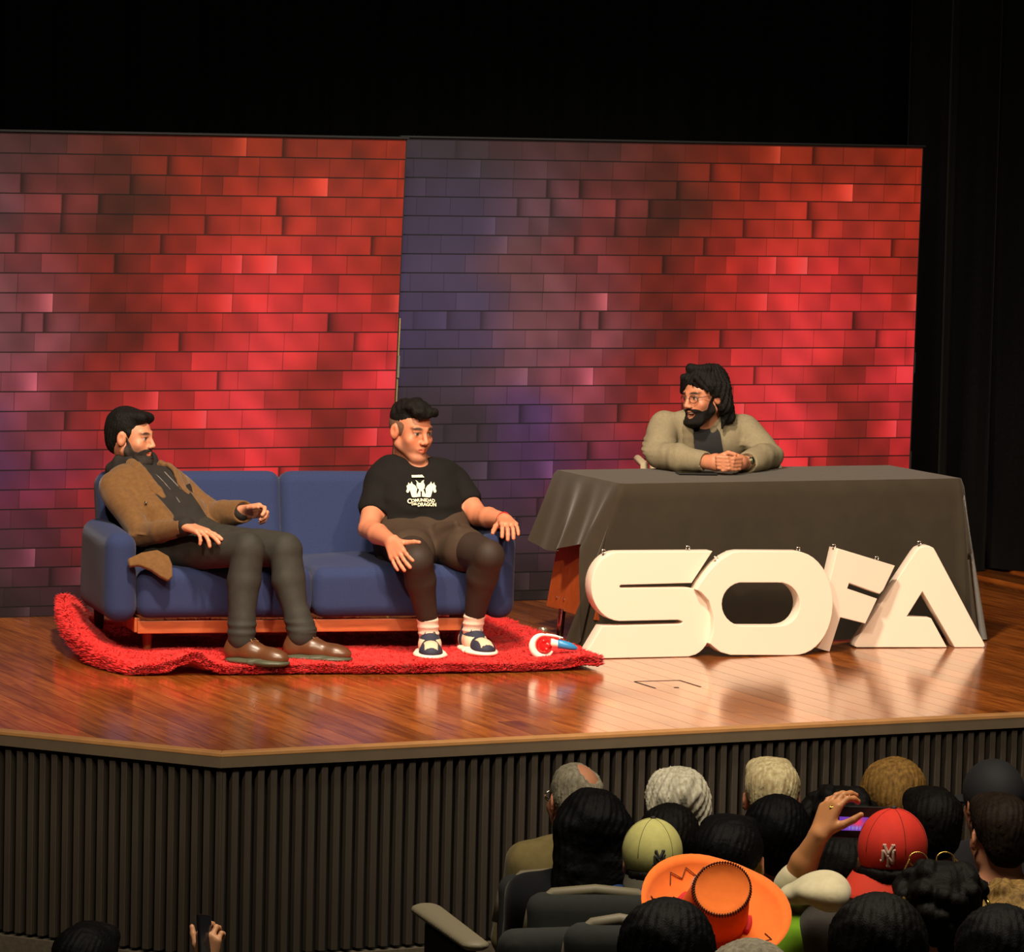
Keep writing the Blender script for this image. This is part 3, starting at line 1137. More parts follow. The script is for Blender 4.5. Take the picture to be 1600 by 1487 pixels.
def letter(name, label, base_px, yaw, outline, hole=None, depth=0.075, hooks=(), hook_z=0.0):
    p0 = onz(*base_px)
    yw = radians(yaw)
    n = V3(sin(yw), -cos(yw), 0)
    uax = V3(cos(yw), sin(yw), 0)

    def uv(pt):
        P = onplane(*crop4(*pt), p0, n) - p0
        return float(P @ uax), float(P[2])
    ol = [uv(p) for p in outline]
    zmin = min(v for _, v in ol)
    t = empty(name, p0, yw)
    tag(t, label, 'letter', 'standing white letters in front of the desk')

    def mf(u, v, d):
        return (u, d, v - zmin + 0.001)
    prism(ol, depth, mf, 'letter_body', M_letter, t, bevel=0.003, holes=[[uv(p) for p in hole]] if hole else [])
    for hp in hooks:
        u, v = uv(hp)
        v -= zmin
        hk = MB()
        hk.tube([(u, depth * 0.45, v - 0.012), (u, depth * 0.45, v + 0.004)], 0.004, n=8)
        hk.lathe([(0.008, 0), (0.008, 0.003), (0.0, 0.003)], (u, depth * .45, v), n=10)
        ring = [(u + 0.008 * cos(a), depth * 0.45, v + 0.013 + 0.008 * sin(a)) for a in np.linspace(-1.2, 4.1, 14)]
        hk.tube(ring, 0.0022, n=6)
        hk.build('eye_hook', M_chrome, t, smooth=True, auto=0.9)
    return t


S_out = [(602, 168), (535, 270), (316, 276)] + arc(312, 281, 8, 5, -100, -260, 4) + [(500, 284), (528, 285)] + arc(520, 395, 82, 111, -72, 70, 16) + [(525, 506), (185, 513), (248, 408), (492, 402)] + arc(496, 395.5, 11, 6, 80, -80, 4) + [(490, 388), (305, 392)] + arc(306, 281, 93, 111, 92, 268, 18)
letter('letter_s', 'white standing letter S, first of the word', (1000, 1028), 20, S_out, hooks=((262, 180), (532, 168)))
O_out = [(880, 165)] + arc(868, 331, 120, 166, -80, 84, 18) + [(860, 498), (660, 497)] + [(628, 488), (612, 476), (594, 460), (604, 425), (606, 375), (590, 322), (566, 296), (552, 288)] + [(562, 268), (585, 236), (612, 205), (640, 183), (668, 168), (692, 164)]
O_hole = [(700, 265), (810, 265)] + arc(818, 334, 64, 69, -80, 80, 12) + [(810, 404), (700, 404)] + arc(700, 334, 68, 70, 100, 260, 12)
letter('letter_o', 'white standing letter O between the S and the tilted F', (1200, 1025), 20, O_out, O_hole, hooks=((622, 198), (887, 168)))
F_out = [(1002, 156), (1187, 212), (1150, 290), (1138, 303), (1040, 268), (1034, 285), (1130, 318), (1092, 398), (1012, 378), (977, 488), (928, 474)]
letter('letter_f', 'white standing letter F tilted over behind the A', (1296, 1018.5), 24, F_out, hooks=((1003, 160), (1140, 199)))
A_out = [(1310, 152), (1318, 165), (1473, 458)] + [(1475, 466), (1470, 471), (1378, 471), (1275, 292), (1225, 372), (1303, 378), (1354, 471), (1064, 471), (1057, 467), (1057, 458), (1250, 168), (1262, 154), (1280, 146), (1298, 146)]
letter('letter_a', 'white standing letter A, last of the word', (1440, 1012), 12, A_out, hooks=((1272, 147),))

# ------------------------------------------------------------------ small things on the stage
M_red = mat('glossy_red', (196, 24, 26), rough=0.3)
M_blue = mat('blue_plastic', (40, 130, 190), rough=0.35)
M_blk = mat('black_plastic', (16, 16, 18), rough=0.3)
p = onz(848, 1026, 0.045)
toy = empty('plastic_toy', (p[0], p[1], 0.047), 0.12)
tag(toy, 'small white and red toy with a blue handle on the rug corner', 'toy')
k = MB()
k.tube([(0.045 * cos(a), -0.004, 0.045 + 0.045 * sin(a)) for a in np.linspace(radians(75), radians(330), 22)], [0.004 + 0.011 * sin(pi * i / 21) for i in range(22)], n=10)
k.tube([(0.01, -0.004, 0.09), (0.045, -0.008, 0.087), (0.08, -0.01, 0.078)], [0.006, 0.005, 0.003], n=8)
k.build('white_ring', M_white, toy, smooth=True, auto=1.0)
s = SDF()
s.ell((0.006, 0.0, 0.047), (0.032, 0.026, 0.033), k=0.004)
s.ell((0.0, -0.018, 0.066), (0.012, 0.012, 0.01), k=0.004)
s.ell((0.02, -0.02, 0.048), (0.010, 0.01, 0.012), k=0.004)
s.ell((0.012, -0.02, 0.03), (0.010, 0.01, 0.01), k=0.004)
s.build('red_core', 0.003, M_red, toy)
MB().tube([(0.03, 0, 0.058), (0.062, 0, 0.053)], [0.018, 0.014], n=14).build('white_neck', M_white, toy, smooth=True, auto=0.9)
MB().tube([(0.06, 0, 0.053), (0.065, 0, 0.053), (0.115, 0, 0.042), (0.138, 0, 0.034), (0.142, 0, 0.033)], [0.014, 0.019, 0.015, 0.008, 0.003], n=16).build('blue_handle', M_blue, toy, smooth=True, auto=0.9)
p = onz(848, 1001)
fit = empty('floor_fitting', p)
tag(fit, 'small round topped chrome fitting standing beside the desk foot', 'fitting')
MB().lathe([(0.0, 0), (0.022, 0), (0.022, 0.006), (0.009, 0.01), (0.009, 0.034), (0.0, 0.034)], n=16).build('dark_stem', M_blk, fit, smooth=True, auto=0.7)
MB().lathe([(0.0, 0.033), (0.014, 0.033), (0.021, 0.04), (0.023, 0.05), (0.018, 0.058), (0.0, 0.06)], n=18).build('round_cap', mat('pale_chrome', (200, 190, 165), rough=0.25, metal=0.8), fit, smooth=True, auto=0.9)
M_groove = mat('groove_black', (14, 10, 8), rough=0.9)
hatch = empty('floor_hatch', onz(1045, 1070))
tag(hatch, 'square hatch outline cut into the stage boards before the letters', 'hatch')
hx = onz(1045, 1070)
for a, b in (((991, 1064.5), (1062, 1062.7)), ((1062, 1062.7), (1095, 1073)), ((992, 1065), (1024, 1075))):
    A, B = onz(*a) - hx, onz(*b) - hx
    d = unit(B - A)
    MB().box(((A + B) / 2) + V3(0, 0, 0.0006), (np.linalg.norm(B - A) / 2, 0.0035, 0.0005), np.stack([d, V3(-d[1], d[0], 0), V3(0, 0, 1)], 1)).build('groove', M_groove, hatch)
A = onz(1057, 1074) - hx
MB().lathe([(0, 0), (0.011, 0), (0.011, 0.001), (0, 0.001)], A, n=16).build('finger_hole', M_groove, hatch)
p = onz(1088, 740.5, 0.7125)
ph = empty('tablet', (p[0], p[1], 0.7125), radians(8))
tag(ph, 'thin black tablet lying on the black tablecloth before the host', 'tablet')
MB().box((0, 0, 0.004), (0.085, 0.055, 0.004)).build('tablet_body', M_blk, ph, bevel=0.002)
MB().box((0, 0, 0.0084), (0.078, 0.048, 0.0004)).build('glass_screen', mat('dark_glass', (10, 10, 12), rough=0.06), ph)

# host chair, mostly hidden by the table
M_cream = mat('cream_plastic', (205, 190, 160), rough=0.5)
chair = empty('chair', (0.875, 19.46, 0), radians(4))
tag(chair, 'cream chair behind the desk, only its armrest end showing', 'chair')
MB().box((0, 0.0, 0.44), (0.25, 0.24, 0.025)).build('seat', M_cream, chair, bevel=0.015)
MB().box((0, 0.27, 0.70), (0.23, 0.02, 0.14)).build('backrest', M_cream, chair, bevel=0.015)
for sx in (-1, 1):
    MB().tube([(sx * 0.24, 0.25, 0.44), (sx * 0.24, 0.27, 0.62)], 0.012, n=8).build('back_post', M_chrome, chair, smooth=True, auto=.8)
    MB().tube([(sx * 0.295, -0.15, 0.44), (sx * 0.30, -0.17, 0.715), (sx * 0.30, 0.14, 0.715), (sx * 0.26, 0.24, 0.68)], 0.018, n=10).build('armrest', M_cream, chair, smooth=True, auto=.8)
    for y in (-0.2, 0.2):
        MB().tube([(sx * 0.22, y, 0.42), (sx * 0.25, y * 1.1, 0.0)], 0.012, n=8).build('leg', M_chrome, chair, smooth=True, auto=.8)
# ------------------------------------------------------------------ people: shared anatomy
def frame(fwd, up=(0, 0, 1), roll=0.0):
    f = unit(fwd)
    r_ = unit(np.cross(f, np.asarray(up, float)))
    u = np.cross(r_, f)
    c, s_ = cos(roll), sin(roll)
    return np.stack([c * r_ + s_ * u, f, c * u - s_ * r_], 1)


def lerp(a, b, t):
    return np.asarray(a) * (1 - t) + np.asarray(b) * t


def head(S, c, R, sc=1.0, wide=1.0, mouth=0.0, neck_to=None, neck_r=0.054, ears=True):
    def H(x, y, z):
        return c + sc * (R @ V3(x * wide, y, z))

    def E(x, y, z, a, b, d, k=0.02, mode='+', rot=None):
        S.ell(H(x, y, z), (a * sc * wide, b * sc, d * sc), k=k, mode=mode, rot=R if rot is None else R @ rot)

    def C(p, q_, ra, rb=None, k=0.012, mode='+', flat=None):
        S.cap(H(*p), H(*q_), ra * sc, None if rb is None else rb * sc, k=k, mode=mode, flat=flat)
    E(0, -0.018, 0.035, 0.074, 0.094, 0.082, k=0.01)
    E(0, 0.036, -0.02, 0.058, 0.052, 0.082, k=0.03)
    for s_ in (-1, 1):
        C((s_ * 0.051, -0.002, -0.058), (s_ * 0.020, 0.066, -0.099), 0.021, 0.018, k=0.018)
        E(s_ * 0.042, 0.060, -0.030, 0.022, 0.018, 0.020, k=0.02)
        C((s_ * 0.040, 0.074, 0.024), (s_ * 0.012, 0.086, 0.020), 0.009, 0.009, k=0.014)
    E(0, 0.078, -0.101, 0.021, 0.018, 0.016, k=0.018)
    E(0, 0.066, -0.058, 0.034, 0.026, 0.03, k=0.02)
    for s_ in (-1, 1):
        E(s_ * 0.031, 0.099, 0.002, 0.017, 0.020, 0.013, k=0.012, mode='-')
        E(s_ * 0.031, 0.074, 0.001, 0.0135, 0.0135, 0.0125, k=0.003)
        C((s_ * 0.044, 0.076, 0.009), (s_ * 0.019, 0.084, 0.010), 0.0035, 0.0035, k=0.006)
        C((s_ * 0.043, 0.076, -0.010), (s_ * 0.020, 0.082, -0.011), 0.003, 0.003, k=0.006)
    C((0, 0.088, 0.012), (0, 0.109, -0.029), 0.0080, 0.0108, k=0.012)
    for s_ in (-1, 1):
        E(s_ * 0.036, 0.042, -0.048, 0.023, 0.030, 0.034, k=0.015)
    for s_ in (-1, 1):
        E(s_ * 0.0125, 0.099, -0.034, 0.0085, 0.011, 0.008, k=0.008)
    o_ = mouth
    C((-0.022, 0.084, -0.062 + 0.006 * o_), (0, 0.0945, -0.059 + 0.002 * o_), 0.005, 0.0062, k=0.007)
    C((0.022, 0.084, -0.062 + 0.006 * o_), (0, 0.0945, -0.059 + 0.002 * o_), 0.005, 0.0062, k=0.007)
    C((-0.018, 0.083, -0.069 - 0.010 * o_), (0, 0.092, -0.071 - 0.018 * o_), 0.005, 0.0068, k=0.007)
    C((0.018, 0.083, -0.069 - 0.010 * o_), (0, 0.092, -0.071 - 0.018 * o_), 0.005, 0.0068, k=0.007)
    if mouth > 0.3:
        E(0, 0.092, -0.070, 0.021, 0.022, 0.0115, k=0.004, mode='-')
    else:
        C((-0.02, 0.093, -0.0655), (0.02, 0.093, -0.0655), 0.0022, 0.0022, k=0.004, mode='-')
    if ears:
        for s_ in (-1, 1):
            er = np.array([[cos(0.45 * s_), -sin(0.45 * s_), 0], [sin(0.45 * s_), cos(0.45 * s_), 0], [0, 0, 1]])
            E(s_ * 0.078, -0.012, -0.006, 0.010, 0.020, 0.033, k=0.008, rot=er)
            E(s_ * 0.092, -0.006, -0.002, 0.011, 0.011, 0.020, k=0.004, mode='-', rot=er)
    if neck_to is not None:
        S.cap(H(0, -0.030, -0.045), neck_to, neck_r * sc, neck_r * 1.08 * sc, k=0.03)


def beard_shell(c, R, sc, mouth, chin, seed):
    """a thin coat of hair over jaw, chin and upper lip"""
    S = SDF()
    head(S, c, R, sc=sc, mouth=mouth, ears=False)

    def g(P):
        q_ = ((P - c) @ R) / sc
        x, y, z = np.abs(q_[:, 0]), q_[:, 1], q_[:, 2]
        top = np.interp(y, [-0.02, 0.005, 0.02, 0.045, 0.065, 0.085, 0.12], [0.012, 0.012, -0.015, -0.052, -0.058, -0.044, -0.043])
        o = np.maximum(z - top, -0.004 - (y - 0.004) * 0.9)
        o = np.maximum(o, -(y - 0.012) - 0.014)
        o = np.maximum(o, np.where(y > 0.06, -9, (-0.098 - z) * 0.8 - 0.004))
        ms = np.sqrt((x / (0.0225)) ** 2 + ((z + 0.0655 + 0.005 * mouth) / (0.0105 + 0.007 * mouth)) ** 2)
        o = np.maximum(o, np.where(y > 0.055, (1 - ms) * 0.012, -9))
        # bare patch each side of the lower lip
        m = np.clip(o / 0.006 + 0.5, 0, 1)
        th = 0.0035 + chin * np.exp(-((z + 0.108) / 0.028) ** 2) * np.clip((y - 0.03) / 0.04, 0, 1)
        return (-th * (1 - m) + 0.012 * m) * sc + wav(P, 0.0012, 190, seed)
    S.disp = g
    return S


def hand(S, wrist, f, n, side, curl=0.4, spread=0.09, sc=1.0, thumb=0.5, curls=None, k=0.004):
    """right hand side=+1, left hand side=-1; f points along the fingers, n out of the palm"""
    f = unit(f)
    n = unit(np.asarray(n) - f * np.dot(n, f))
    t = np.cross(f, n) * side
    wrist = np.asarray(wrist, float)
    offs = [0.030, 0.0105, -0.0105, -0.030]
    lens = [0.074, 0.083, 0.077, 0.060]
    knu = [0.088, 0.092, 0.087, 0.078]
    rad = [0.0090, 0.0092, 0.0088, 0.0078]
    for i in range(4):
        a = wrist + t * offs[i] * 0.62 * sc
        kn = wrist + (f * knu[i] + t * offs[i] - n * 0.002) * sc
        S.cap(a, kn, 0.0150 * sc, 0.0120 * sc, k=0.012)
        cu = (curls[i] if curls else curl)
        ang = -spread * (offs[i] / 0.03)
        g = unit(f * cos(ang) - t * sin(ang))
        p = kn
        th = 0.0
        for sgl, fr in ((0.46, 0.75), (0.30, 1.1), (0.24, 0.75)):
            th += cu * fr
            d_ = g * cos(th) + n * sin(th)
            q_ = p + d_ * lens[i] * sgl * sc
            S.cap(p, q_, rad[i] * sc, rad[i] * 0.92 * sc, k=k)
            p = q_
    b = wrist + (t * 0.018 + f * 0.020 + n * 0.006) * sc
    d1 = unit(t * 0.75 + f * (0.55 + 0.3 * thumb) + n * 0.35)
    p1 = b + d1 * 0.044 * sc
    d2 = unit(d1 * 0.5 + f * 0.8 * thumb + n * 0.25 * thumb + t * 0.3 * (1 - thumb))
    p2 = p1 + d2 * 0.032 * sc
    p3 = p2 + unit(d2 + f * 0.25) * 0.025 * sc
    S.cap(b, p1, 0.016 * sc, 0.0115 * sc, k=0.012)
    S.cap(p1, p2, 0.0108 * sc, 0.0098 * sc, k=k)
    S.cap(p2, p3, 0.0098 * sc, 0.0082 * sc, k=k)


def torso(S, j, off=0.0, k=0.04, chest=0.110, waist=0.106, pelvis=0.105, shoulders=True, depth=0.82):
    hc = (j['hipR'] + j['hipL']) / 2
    nk = j['neck']
    up = unit(nk - hc)
    rt = unit((j['shR'] - j['shL']))
    fw = unit(np.cross(up, rt))
    rt = np.cross(fw, up)
    rh = unit(j['hipR'] - j['hipL'])
    S.cap(hc + rh * 0.075, hc - rh * 0.075, pelvis + off, k=0.02, flat=(fw, 0.95))
    m1 = lerp(hc, nk, 0.38) + fw * j.get('belly', 0.012)
    S.cap(m1 + rt * 0.06, m1 - rt * 0.06, waist + off, k=k, flat=(fw, depth + 0.06))
    m2 = lerp(hc, nk, 0.72)
    S.cap(m2 + rt * 0.075, m2 - rt * 0.075, chest + off, k=k, flat=(fw, depth))
    if shoulders:
        a, b_ = lerp(j['shR'], nk, 0.12), lerp(j['shL'], nk, 0.12)
        S.cap(a - up * 0.022, b_ - up * 0.022, 0.046 + off, k=0.03)
        S.cap(nk + up * 0.012, lerp(a, nk, 0.25) - up * 0.012, 0.042 + off * 0.6, 0.040 + off * 0.8, k=0.025)
        S.cap(nk + up * 0.012, lerp(b_, nk, 0.25) - up * 0.012, 0.042 + off * 0.6, 0.040 + off * 0.8, k=0.025)
    return hc, up, rt, fw


def arm(S, j, s_, off=0.0, k=0.03, fore=True, bulk=1.0):
    a, b_, c_ = j['sh' + s_], j['el' + s_], j['wr' + s_]
    S.cap(a, b_, 0.049 * bulk + off, 0.041 * bulk + off, k=k)
    if fore:
        S.cap(b_, lerp(b_, c_, 0.4), 0.040 * bulk + off, 0.041 * bulk + off, k=0.010)
        S.cap(lerp(b_, c_, 0.4), c_, 0.041 * bulk + off, 0.027 + off * 0.9, k=0.010)


def leg(S, j, s_, off=0.0, k=0.04, shin=True, bulk=1.0):
    a, b_, c_ = j['hip' + s_], j['kn' + s_], j['an' + s_]
    S.cap(a, b_, 0.086 * bulk + off, 0.058 * bulk + off, k=k)
    if shin:
        back = unit(np.cross(np.cross(b_ - a, c_ - b_), c_ - b_)) * 0.012
        m = lerp(b_, c_, 0.35) - back * np.sign(np.dot(back, b_ - a))
        S.cap(b_, m, 0.054 * bulk + off, 0.055 * bulk + off, k=0.008)
        S.cap(m, c_, 0.055 * bulk + off, 0.033 + off, k=0.012)


def skin_col(c, R, sc, base, lip=None, brow=(0.03, 0.02, 0.015), stub=None, brows=True):
    base = np.array(lin(base))
    lip = np.array(lin(lip)) if lip else base * V3(0.8, 0.5, 0.5)

    def f(P):
        q_ = ((P - c) @ R) / sc
        x, y, z = q_[:, 0], q_[:, 1], q_[:, 2]
        col = np.tile(base, (len(P), 1))

        def mix(w_, cc):
            w_ = np.clip(w_, 0, 1)[:, None]
            return col * (1 - w_) + np.asarray(cc) * w_
        hd = (np.abs(x) < 0.12) & (np.abs(z) < 0.14) & (y > -0.13) & (y < 0.14)
        fr = hd & (y > 0.05)
        # cheeks and ears are a little redder
        col = mix(0.35 * hd * np.exp(-((np.abs(x) - 0.045) / 0.02) ** 2 - ((z + 0.03) / 0.022) ** 2), base * V3(1.05, 0.72, 0.68))
        col = mix(0.3 * hd * (np.abs(x) > 0.074) * (np.abs(z) < 0.04), base * V3(1.05, 0.7, 0.65))
        if stub is not None:
            jaw = hd & (y > -0.02)
            wz = np.clip((-0.045 - z) / 0.03 + np.clip((np.abs(x) - 0.045) / 0.02, 0, 0.8), 0, 1) * np.clip((z + 0.155) / 0.03, 0, 1)
            col = mix(0.5 * jaw * wz * (y > -0.005) * (z < 0.0), lin(stub))
        col = mix(1.4 * fr * (y > 0.075) * np.exp(-(x / 0.021) ** 4 - ((z + 0.0655) / 0.0085) ** 4), lip)
        if brows:
            bz = 0.021 + 0.004 * np.cos((np.abs(x) - 0.03) / 0.02 * 1.2)
            col = mix(1.5 * fr * np.exp(-((np.abs(x) - 0.032) / 0.019) ** 4 - ((z - bz) / 0.0052) ** 2), brow)
        # eyes: white, iris, lash line
        ex = np.abs(x) - 0.031
        eye = fr * (np.exp(-(ex / 0.0125) ** 4 - ((z - 0.0) / 0.0044) ** 4))
        col = mix(1.6 * eye - 0.2, (0.42, 0.35, 0.31))
        col = mix(1.6 * fr * np.exp(-((x - np.sign(x) * 0.031 - 0.001) / 0.0052) ** 4 - ((z - 0.002) / 0.0056) ** 4), (0.02, 0.012, 0.008))
        col = mix(1.2 * fr * np.exp(-(ex / 0.0145) ** 4 - ((z - 0.0078) / 0.0028) ** 2), (0.03, 0.018, 0.012))
        # nostrils
        col = mix(0.9 * fr * (y > 0.085) * np.exp(-((np.abs(x) - 0.008) / 0.004) ** 2 - ((z + 0.0405) / 0.003) ** 2), base * 0.15)
        return col
    return f


def strands(c, R, amp=0.002, n=46, seed=0, tilt=0.0):
    """locks that run down from the crown"""
    def g(P):
        q_ = (P - c) @ R
        x, y, z = q_[:, 0], q_[:, 1] + 0.02 - tilt * (q_[:, 2] - 0.05), q_[:, 2]
        az = np.arctan2(x, y)
        nz = wav(P, 1.0, 30, seed)
        rr = np.clip(np.sqrt(x * x + y * y) / 0.06, 0.15, 1)
        rr = rr * (0.3 + 0.7 * np.clip((0.065 - y) / 0.06, 0, 1))
        return amp * rr * (np.sin(az * n + 1.6 * nz + 9 * z / 0.1) + 0.6 * np.sin(az * n * 2.3 + 2.2 * nz - 12 * z / 0.1)) + wav(P, amp * 0.7, 45, seed + 2)
    return g


def hairdisp(amp=0.004, f=70, seed=0, R=None):
    def g(P):
        d = wav(P, amp, f, seed) + wav(P * V3(1, 1, 0.35), amp * 0.8, f * 2.6, seed + 1)
        return d
    return g


def shoe(parent, heel, toe, z0, m_up, m_sole, m_lace, high=0.085, wide=0.043, sole_h=0.022, patches=None, collar=None):
    heel, toe = V3(heel[0], heel[1], z0), V3(toe[0], toe[1], z0)
    d = unit(toe - heel)
    ln = np.linalg.norm(toe - heel)
    sd = V3(d[1], -d[0], 0)
    up = V3(0, 0, 1)

    def Q(t, s_, z):
        return heel + d * t * ln + sd * s_ + up * z
    S = SDF()
    S.cap(Q(0.14, 0, 0.045), Q(0.40, 0, 0.048), 0.040, 0.041, k=0.01)
    S.cap(Q(0.14, 0, 0.05), Q(0.20, 0, high), 0.038, 0.040, k=0.03)
    S.cap(Q(0.40, 0, 0.048), Q(0.70, 0, 0.030), 0.041, 0.036, k=0.03)
    S.ell(Q(0.78, 0.0, 0.030), (ln * 0.20, wide, 0.034), k=0.03, rot=np.stack([d, sd, up], 1))
    S.box(Q(0.5, 0, -0.1 + sole_h * 0.7), (ln, 0.2, 0.1), k=0.003, mode='-', rot=np.stack([d, sd, up], 1))
    S.ell(Q(0.17, 0, high + 0.035), (0.03, 0.028, 0.03), k=0.006, mode='-')
    o = S.build('shoe', 0.004, m_up, parent, col=patches(Q, d, sd, heel, ln) if patches else None)
    S = SDF()
    S.cap(Q(0.15, 0, sole_h * 0.5), Q(0.36, 0, sole_h * 0.5), 0.042, 0.036, k=0.01, flat=(up, 0.30))
    S.cap(Q(0.36, 0, sole_h * 0.5), Q(0.68, 0, sole_h * 0.5), 0.036, wide + 0.006, k=0.03, flat=(up, 0.28))
    S.cap(Q(0.68, 0, sole_h * 0.5), Q(0.84, 0, sole_h * 0.5), wide + 0.006, 0.040, k=0.02, flat=(up, 0.28))
    S.build('sole', 0.004, m_sole, o)
    lb = MB()
    for i in range(4):
        t = 0.40 + 0.075 * i
        z = 0.092 - 0.010 * i - (0.0 if i < 2 else 0.004 * (i - 1))
        lb.tube([Q(t - 0.01, -0.024, z - 0.006), Q(t, 0, z + 0.003), Q(t + 0.03, 0.024, z - 0.008)], 0.003, n=6)
        lb.tube([Q(t - 0.01, 0.024, z - 0.006), Q(t, 0, z + 0.004), Q(t + 0.03, -0.024, z - 0.008)], 0.003, n=6)
    for s_ in (-1, 1):
        lb.tube([Q(0.40, 0, 0.094), Q(0.42, s_ * 0.018, 0.100), Q(0.46, s_ * 0.028, 0.088), Q(0.42, s_ * 0.008, 0.094)], 0.002, n=6)
    lb.build('lace', m_lace, o, smooth=True)
    return o


def settle(root, base):
    """moves the root's origin to the base of the figure"""
    base = Vector(tuple(base))
    seen = set()

    def go(o):
        if o.type == 'MESH' and o.data.name not in seen:
            seen.add(o.data.name)
            o.data.transform(Matrix.Translation(-base))
        for c_ in o.children:
            go(c_)
    go(root)
    root.location = base


def hitsurf(S, x, y, y0=17.0, off=0.003):
    """first point of the volume S on the sight line, used to lay a print on cloth"""
    d = ray(x, y)
    t = y0 / d[1]
    for _ in range(60):
        e = S.ev((_O + d * t)[None])[0]
        t += min(e, 0.2) * 0.8
        if abs(e) < 4e-4:
            break
    return _O + d * (t - off)


def text2d(s, bold=0.0, shear=0.0):
    cu = bpy.data.curves.new('tmp_text', 'FONT')
    cu.body = s
    cu.resolution_u = 3
    cu.offset = bold
    cu.shear = shear
    o = bpy.data.objects.new('tmp_text', cu)
    COL.objects.link(o)
    bpy.context.view_layer.update()
    me = bpy.data.meshes.new_from_object(o.evaluated_get(bpy.context.evaluated_depsgraph_get()))
    bpy.data.objects.remove(o)
    bpy.data.curves.remove(cu)
    v = np.array([tuple(p.co)[:2] for p in me.vertices])
    f = [tuple(p.vertices) for p in me.polygons]
    bpy.data.meshes.remove(me)
    v -= v.min(0)
    return v / v.max(0), f


def fill2d(loops):
    bm = bmesh.new()
    es = []
    for lp in loops:
        vs = [bm.verts.new((x, y, 0)) for x, y in lp]
        es += [bm.edges.new((vs[i], vs[(i + 1) % len(vs)])) for i in range(len(vs))]
    bmesh.ops.triangle_fill(bm, use_beauty=True, edges=es)
    bmesh.ops.subdivide_edges(bm, edges=list(bm.edges), cuts=1, use_grid_fill=True)
    bmesh.ops.triangulate(bm, faces=list(bm.faces))
    bm.verts.index_update()
    v = np.array([tuple(p.co)[:2] for p in bm.verts])
    f = [tuple(p.index for p in fc.verts) for fc in bm.faces]
    bm.free()
    return v, f


M_skin = mat('skin', (214, 160, 132), rough=0.48, spec=0.4, attr='Col', bump=0.05, bscale=260)
M_hair = mat('dark_hair', (13, 10, 9), rough=0.68, spec=0.2, noise=0.4, nscale=90, bump=0.5, bscale=320, stretch=(1, 1, 0.3))
M_beard = mat('dark_beard', (38, 26, 20), rough=0.7, noise=0.4, nscale=120, bump=0.5, bscale=400)
M_jacket = mat('brown_wool', (106, 74, 43), rough=0.9, spec=0.2, noise=0.14, nscale=60, sheen=0.2, bump=0.2, bscale=500)
M_hood = mat('charcoal_jersey', (42, 38, 37), rough=0.9, spec=0.2, noise=0.1, nscale=30)
M_denim = mat('black_denim', (44, 42, 38), rough=0.75, spec=0.3, noise=0.15, nscale=25)
M_tee = mat('black_tee', (20, 18, 17), rough=0.9, spec=0.2, noise=0.1, nscale=30)
M_short = mat('brown_black_shorts', (62, 48, 38), rough=0.85, spec=0.2, noise=0.08, nscale=30)
M_legging = mat('sheer_black_leggings', (48, 36, 30), rough=0.68, spec=0.3, noise=0.12, nscale=9)
M_leather = mat('brown_leather', (88, 53, 31), rough=0.36, spec=0.6, noise=0.2, nscale=20)
M_solegr = mat('green_grey_sole', (70, 72, 56), rough=0.5)
M_lacebr = mat('tan_lace', (150, 100, 62), rough=0.5)
M_sock = mat('pale_sock', (232, 200, 182), rough=0.9, noise=0.08, nscale=60, stretch=(1, 1, 8))
M_print = mat('cream_print', (238, 226, 196), rough=0.8)
M_cord = mat('grey_cord', (120, 112, 110), rough=0.8)
M_metal = mat('polished_steel', (200, 200, 190), rough=0.2, metal=1.0)

RZ = 0.052


def foot(heel_px, toe_px, ln, z=RZ - 0.012):
    a, b = onz(*heel_px, z), onz(*toe_px, z)
    a = b + unit(a - b) * ln
    return a, b, a + unit(b - a) * 0.068 + V3(0, 0, 0.098)


AF = {'R': foot((366, 1034), (452, 1041), 0.285), 'L': foot((453, 1029), (551, 1034), 0.285)}
BF = {'R': foot((670, 1021), (674, 1033), 0.28), 'L': foot((737, 1018), (764, 1028), 0.28)}
# ------------------------------------------------------------------ man in the brown jacket
A = dict(hipR=at(264, 856, 17.76), hipL=at(306, 850, 17.90), knR=at(385, 859, 17.42), knL=at(446, 859, 17.58), anR=AF['R'][2], anL=AF['L'][2],
         neck=at(213, 737, 18.10), shR=at(178, 764, 17.93), shL=at(276, 762, 18.18), elR=at(222, 836, 17.69), elL=at(332, 806, 18.04), wrR=at(292, 822, 17.50), wrL=at(378, 800, 17.88))
hcA = at(206, 683, 18.08)
RA = frame((0.92, -0.38, -0.04), roll=radians(2))
B_ = SDF()
head(B_, hcA, RA, sc=0.94, neck_to=A['neck'] + V3(0, 0, 0.0), neck_r=0.056)
torso(B_, A)
for s_ in 'RL':
    arm(B_, A, s_)
    leg(B_, A, s_)
hand(B_, A['wrR'], at(340, 840, 17.40) - A['wrR'], (-0.25, 0.2, -1), 1, curls=(0.12, 0.2, 0.42, 0.6), thumb=0.8)
hand(B_, A['wrL'], (0.9, -0.30, 0.12), (0.15, -0.75, -0.6), -1, curls=(0.75, 0.95, 1.0, 1.0), thumb=0.9)
man_a = B_.build('person', 0.004, M_skin, None, col=skin_col(hcA, RA, 0.94, (198, 132, 102), stub=(70, 48, 38)))
tag(man_a, 'bearded man in brown jacket and black jeans gesturing on the sofa', 'person')


def HL(c, R, sc=1.0):
    return lambda x, y, z: c + sc * (R @ V3(x, y, z))


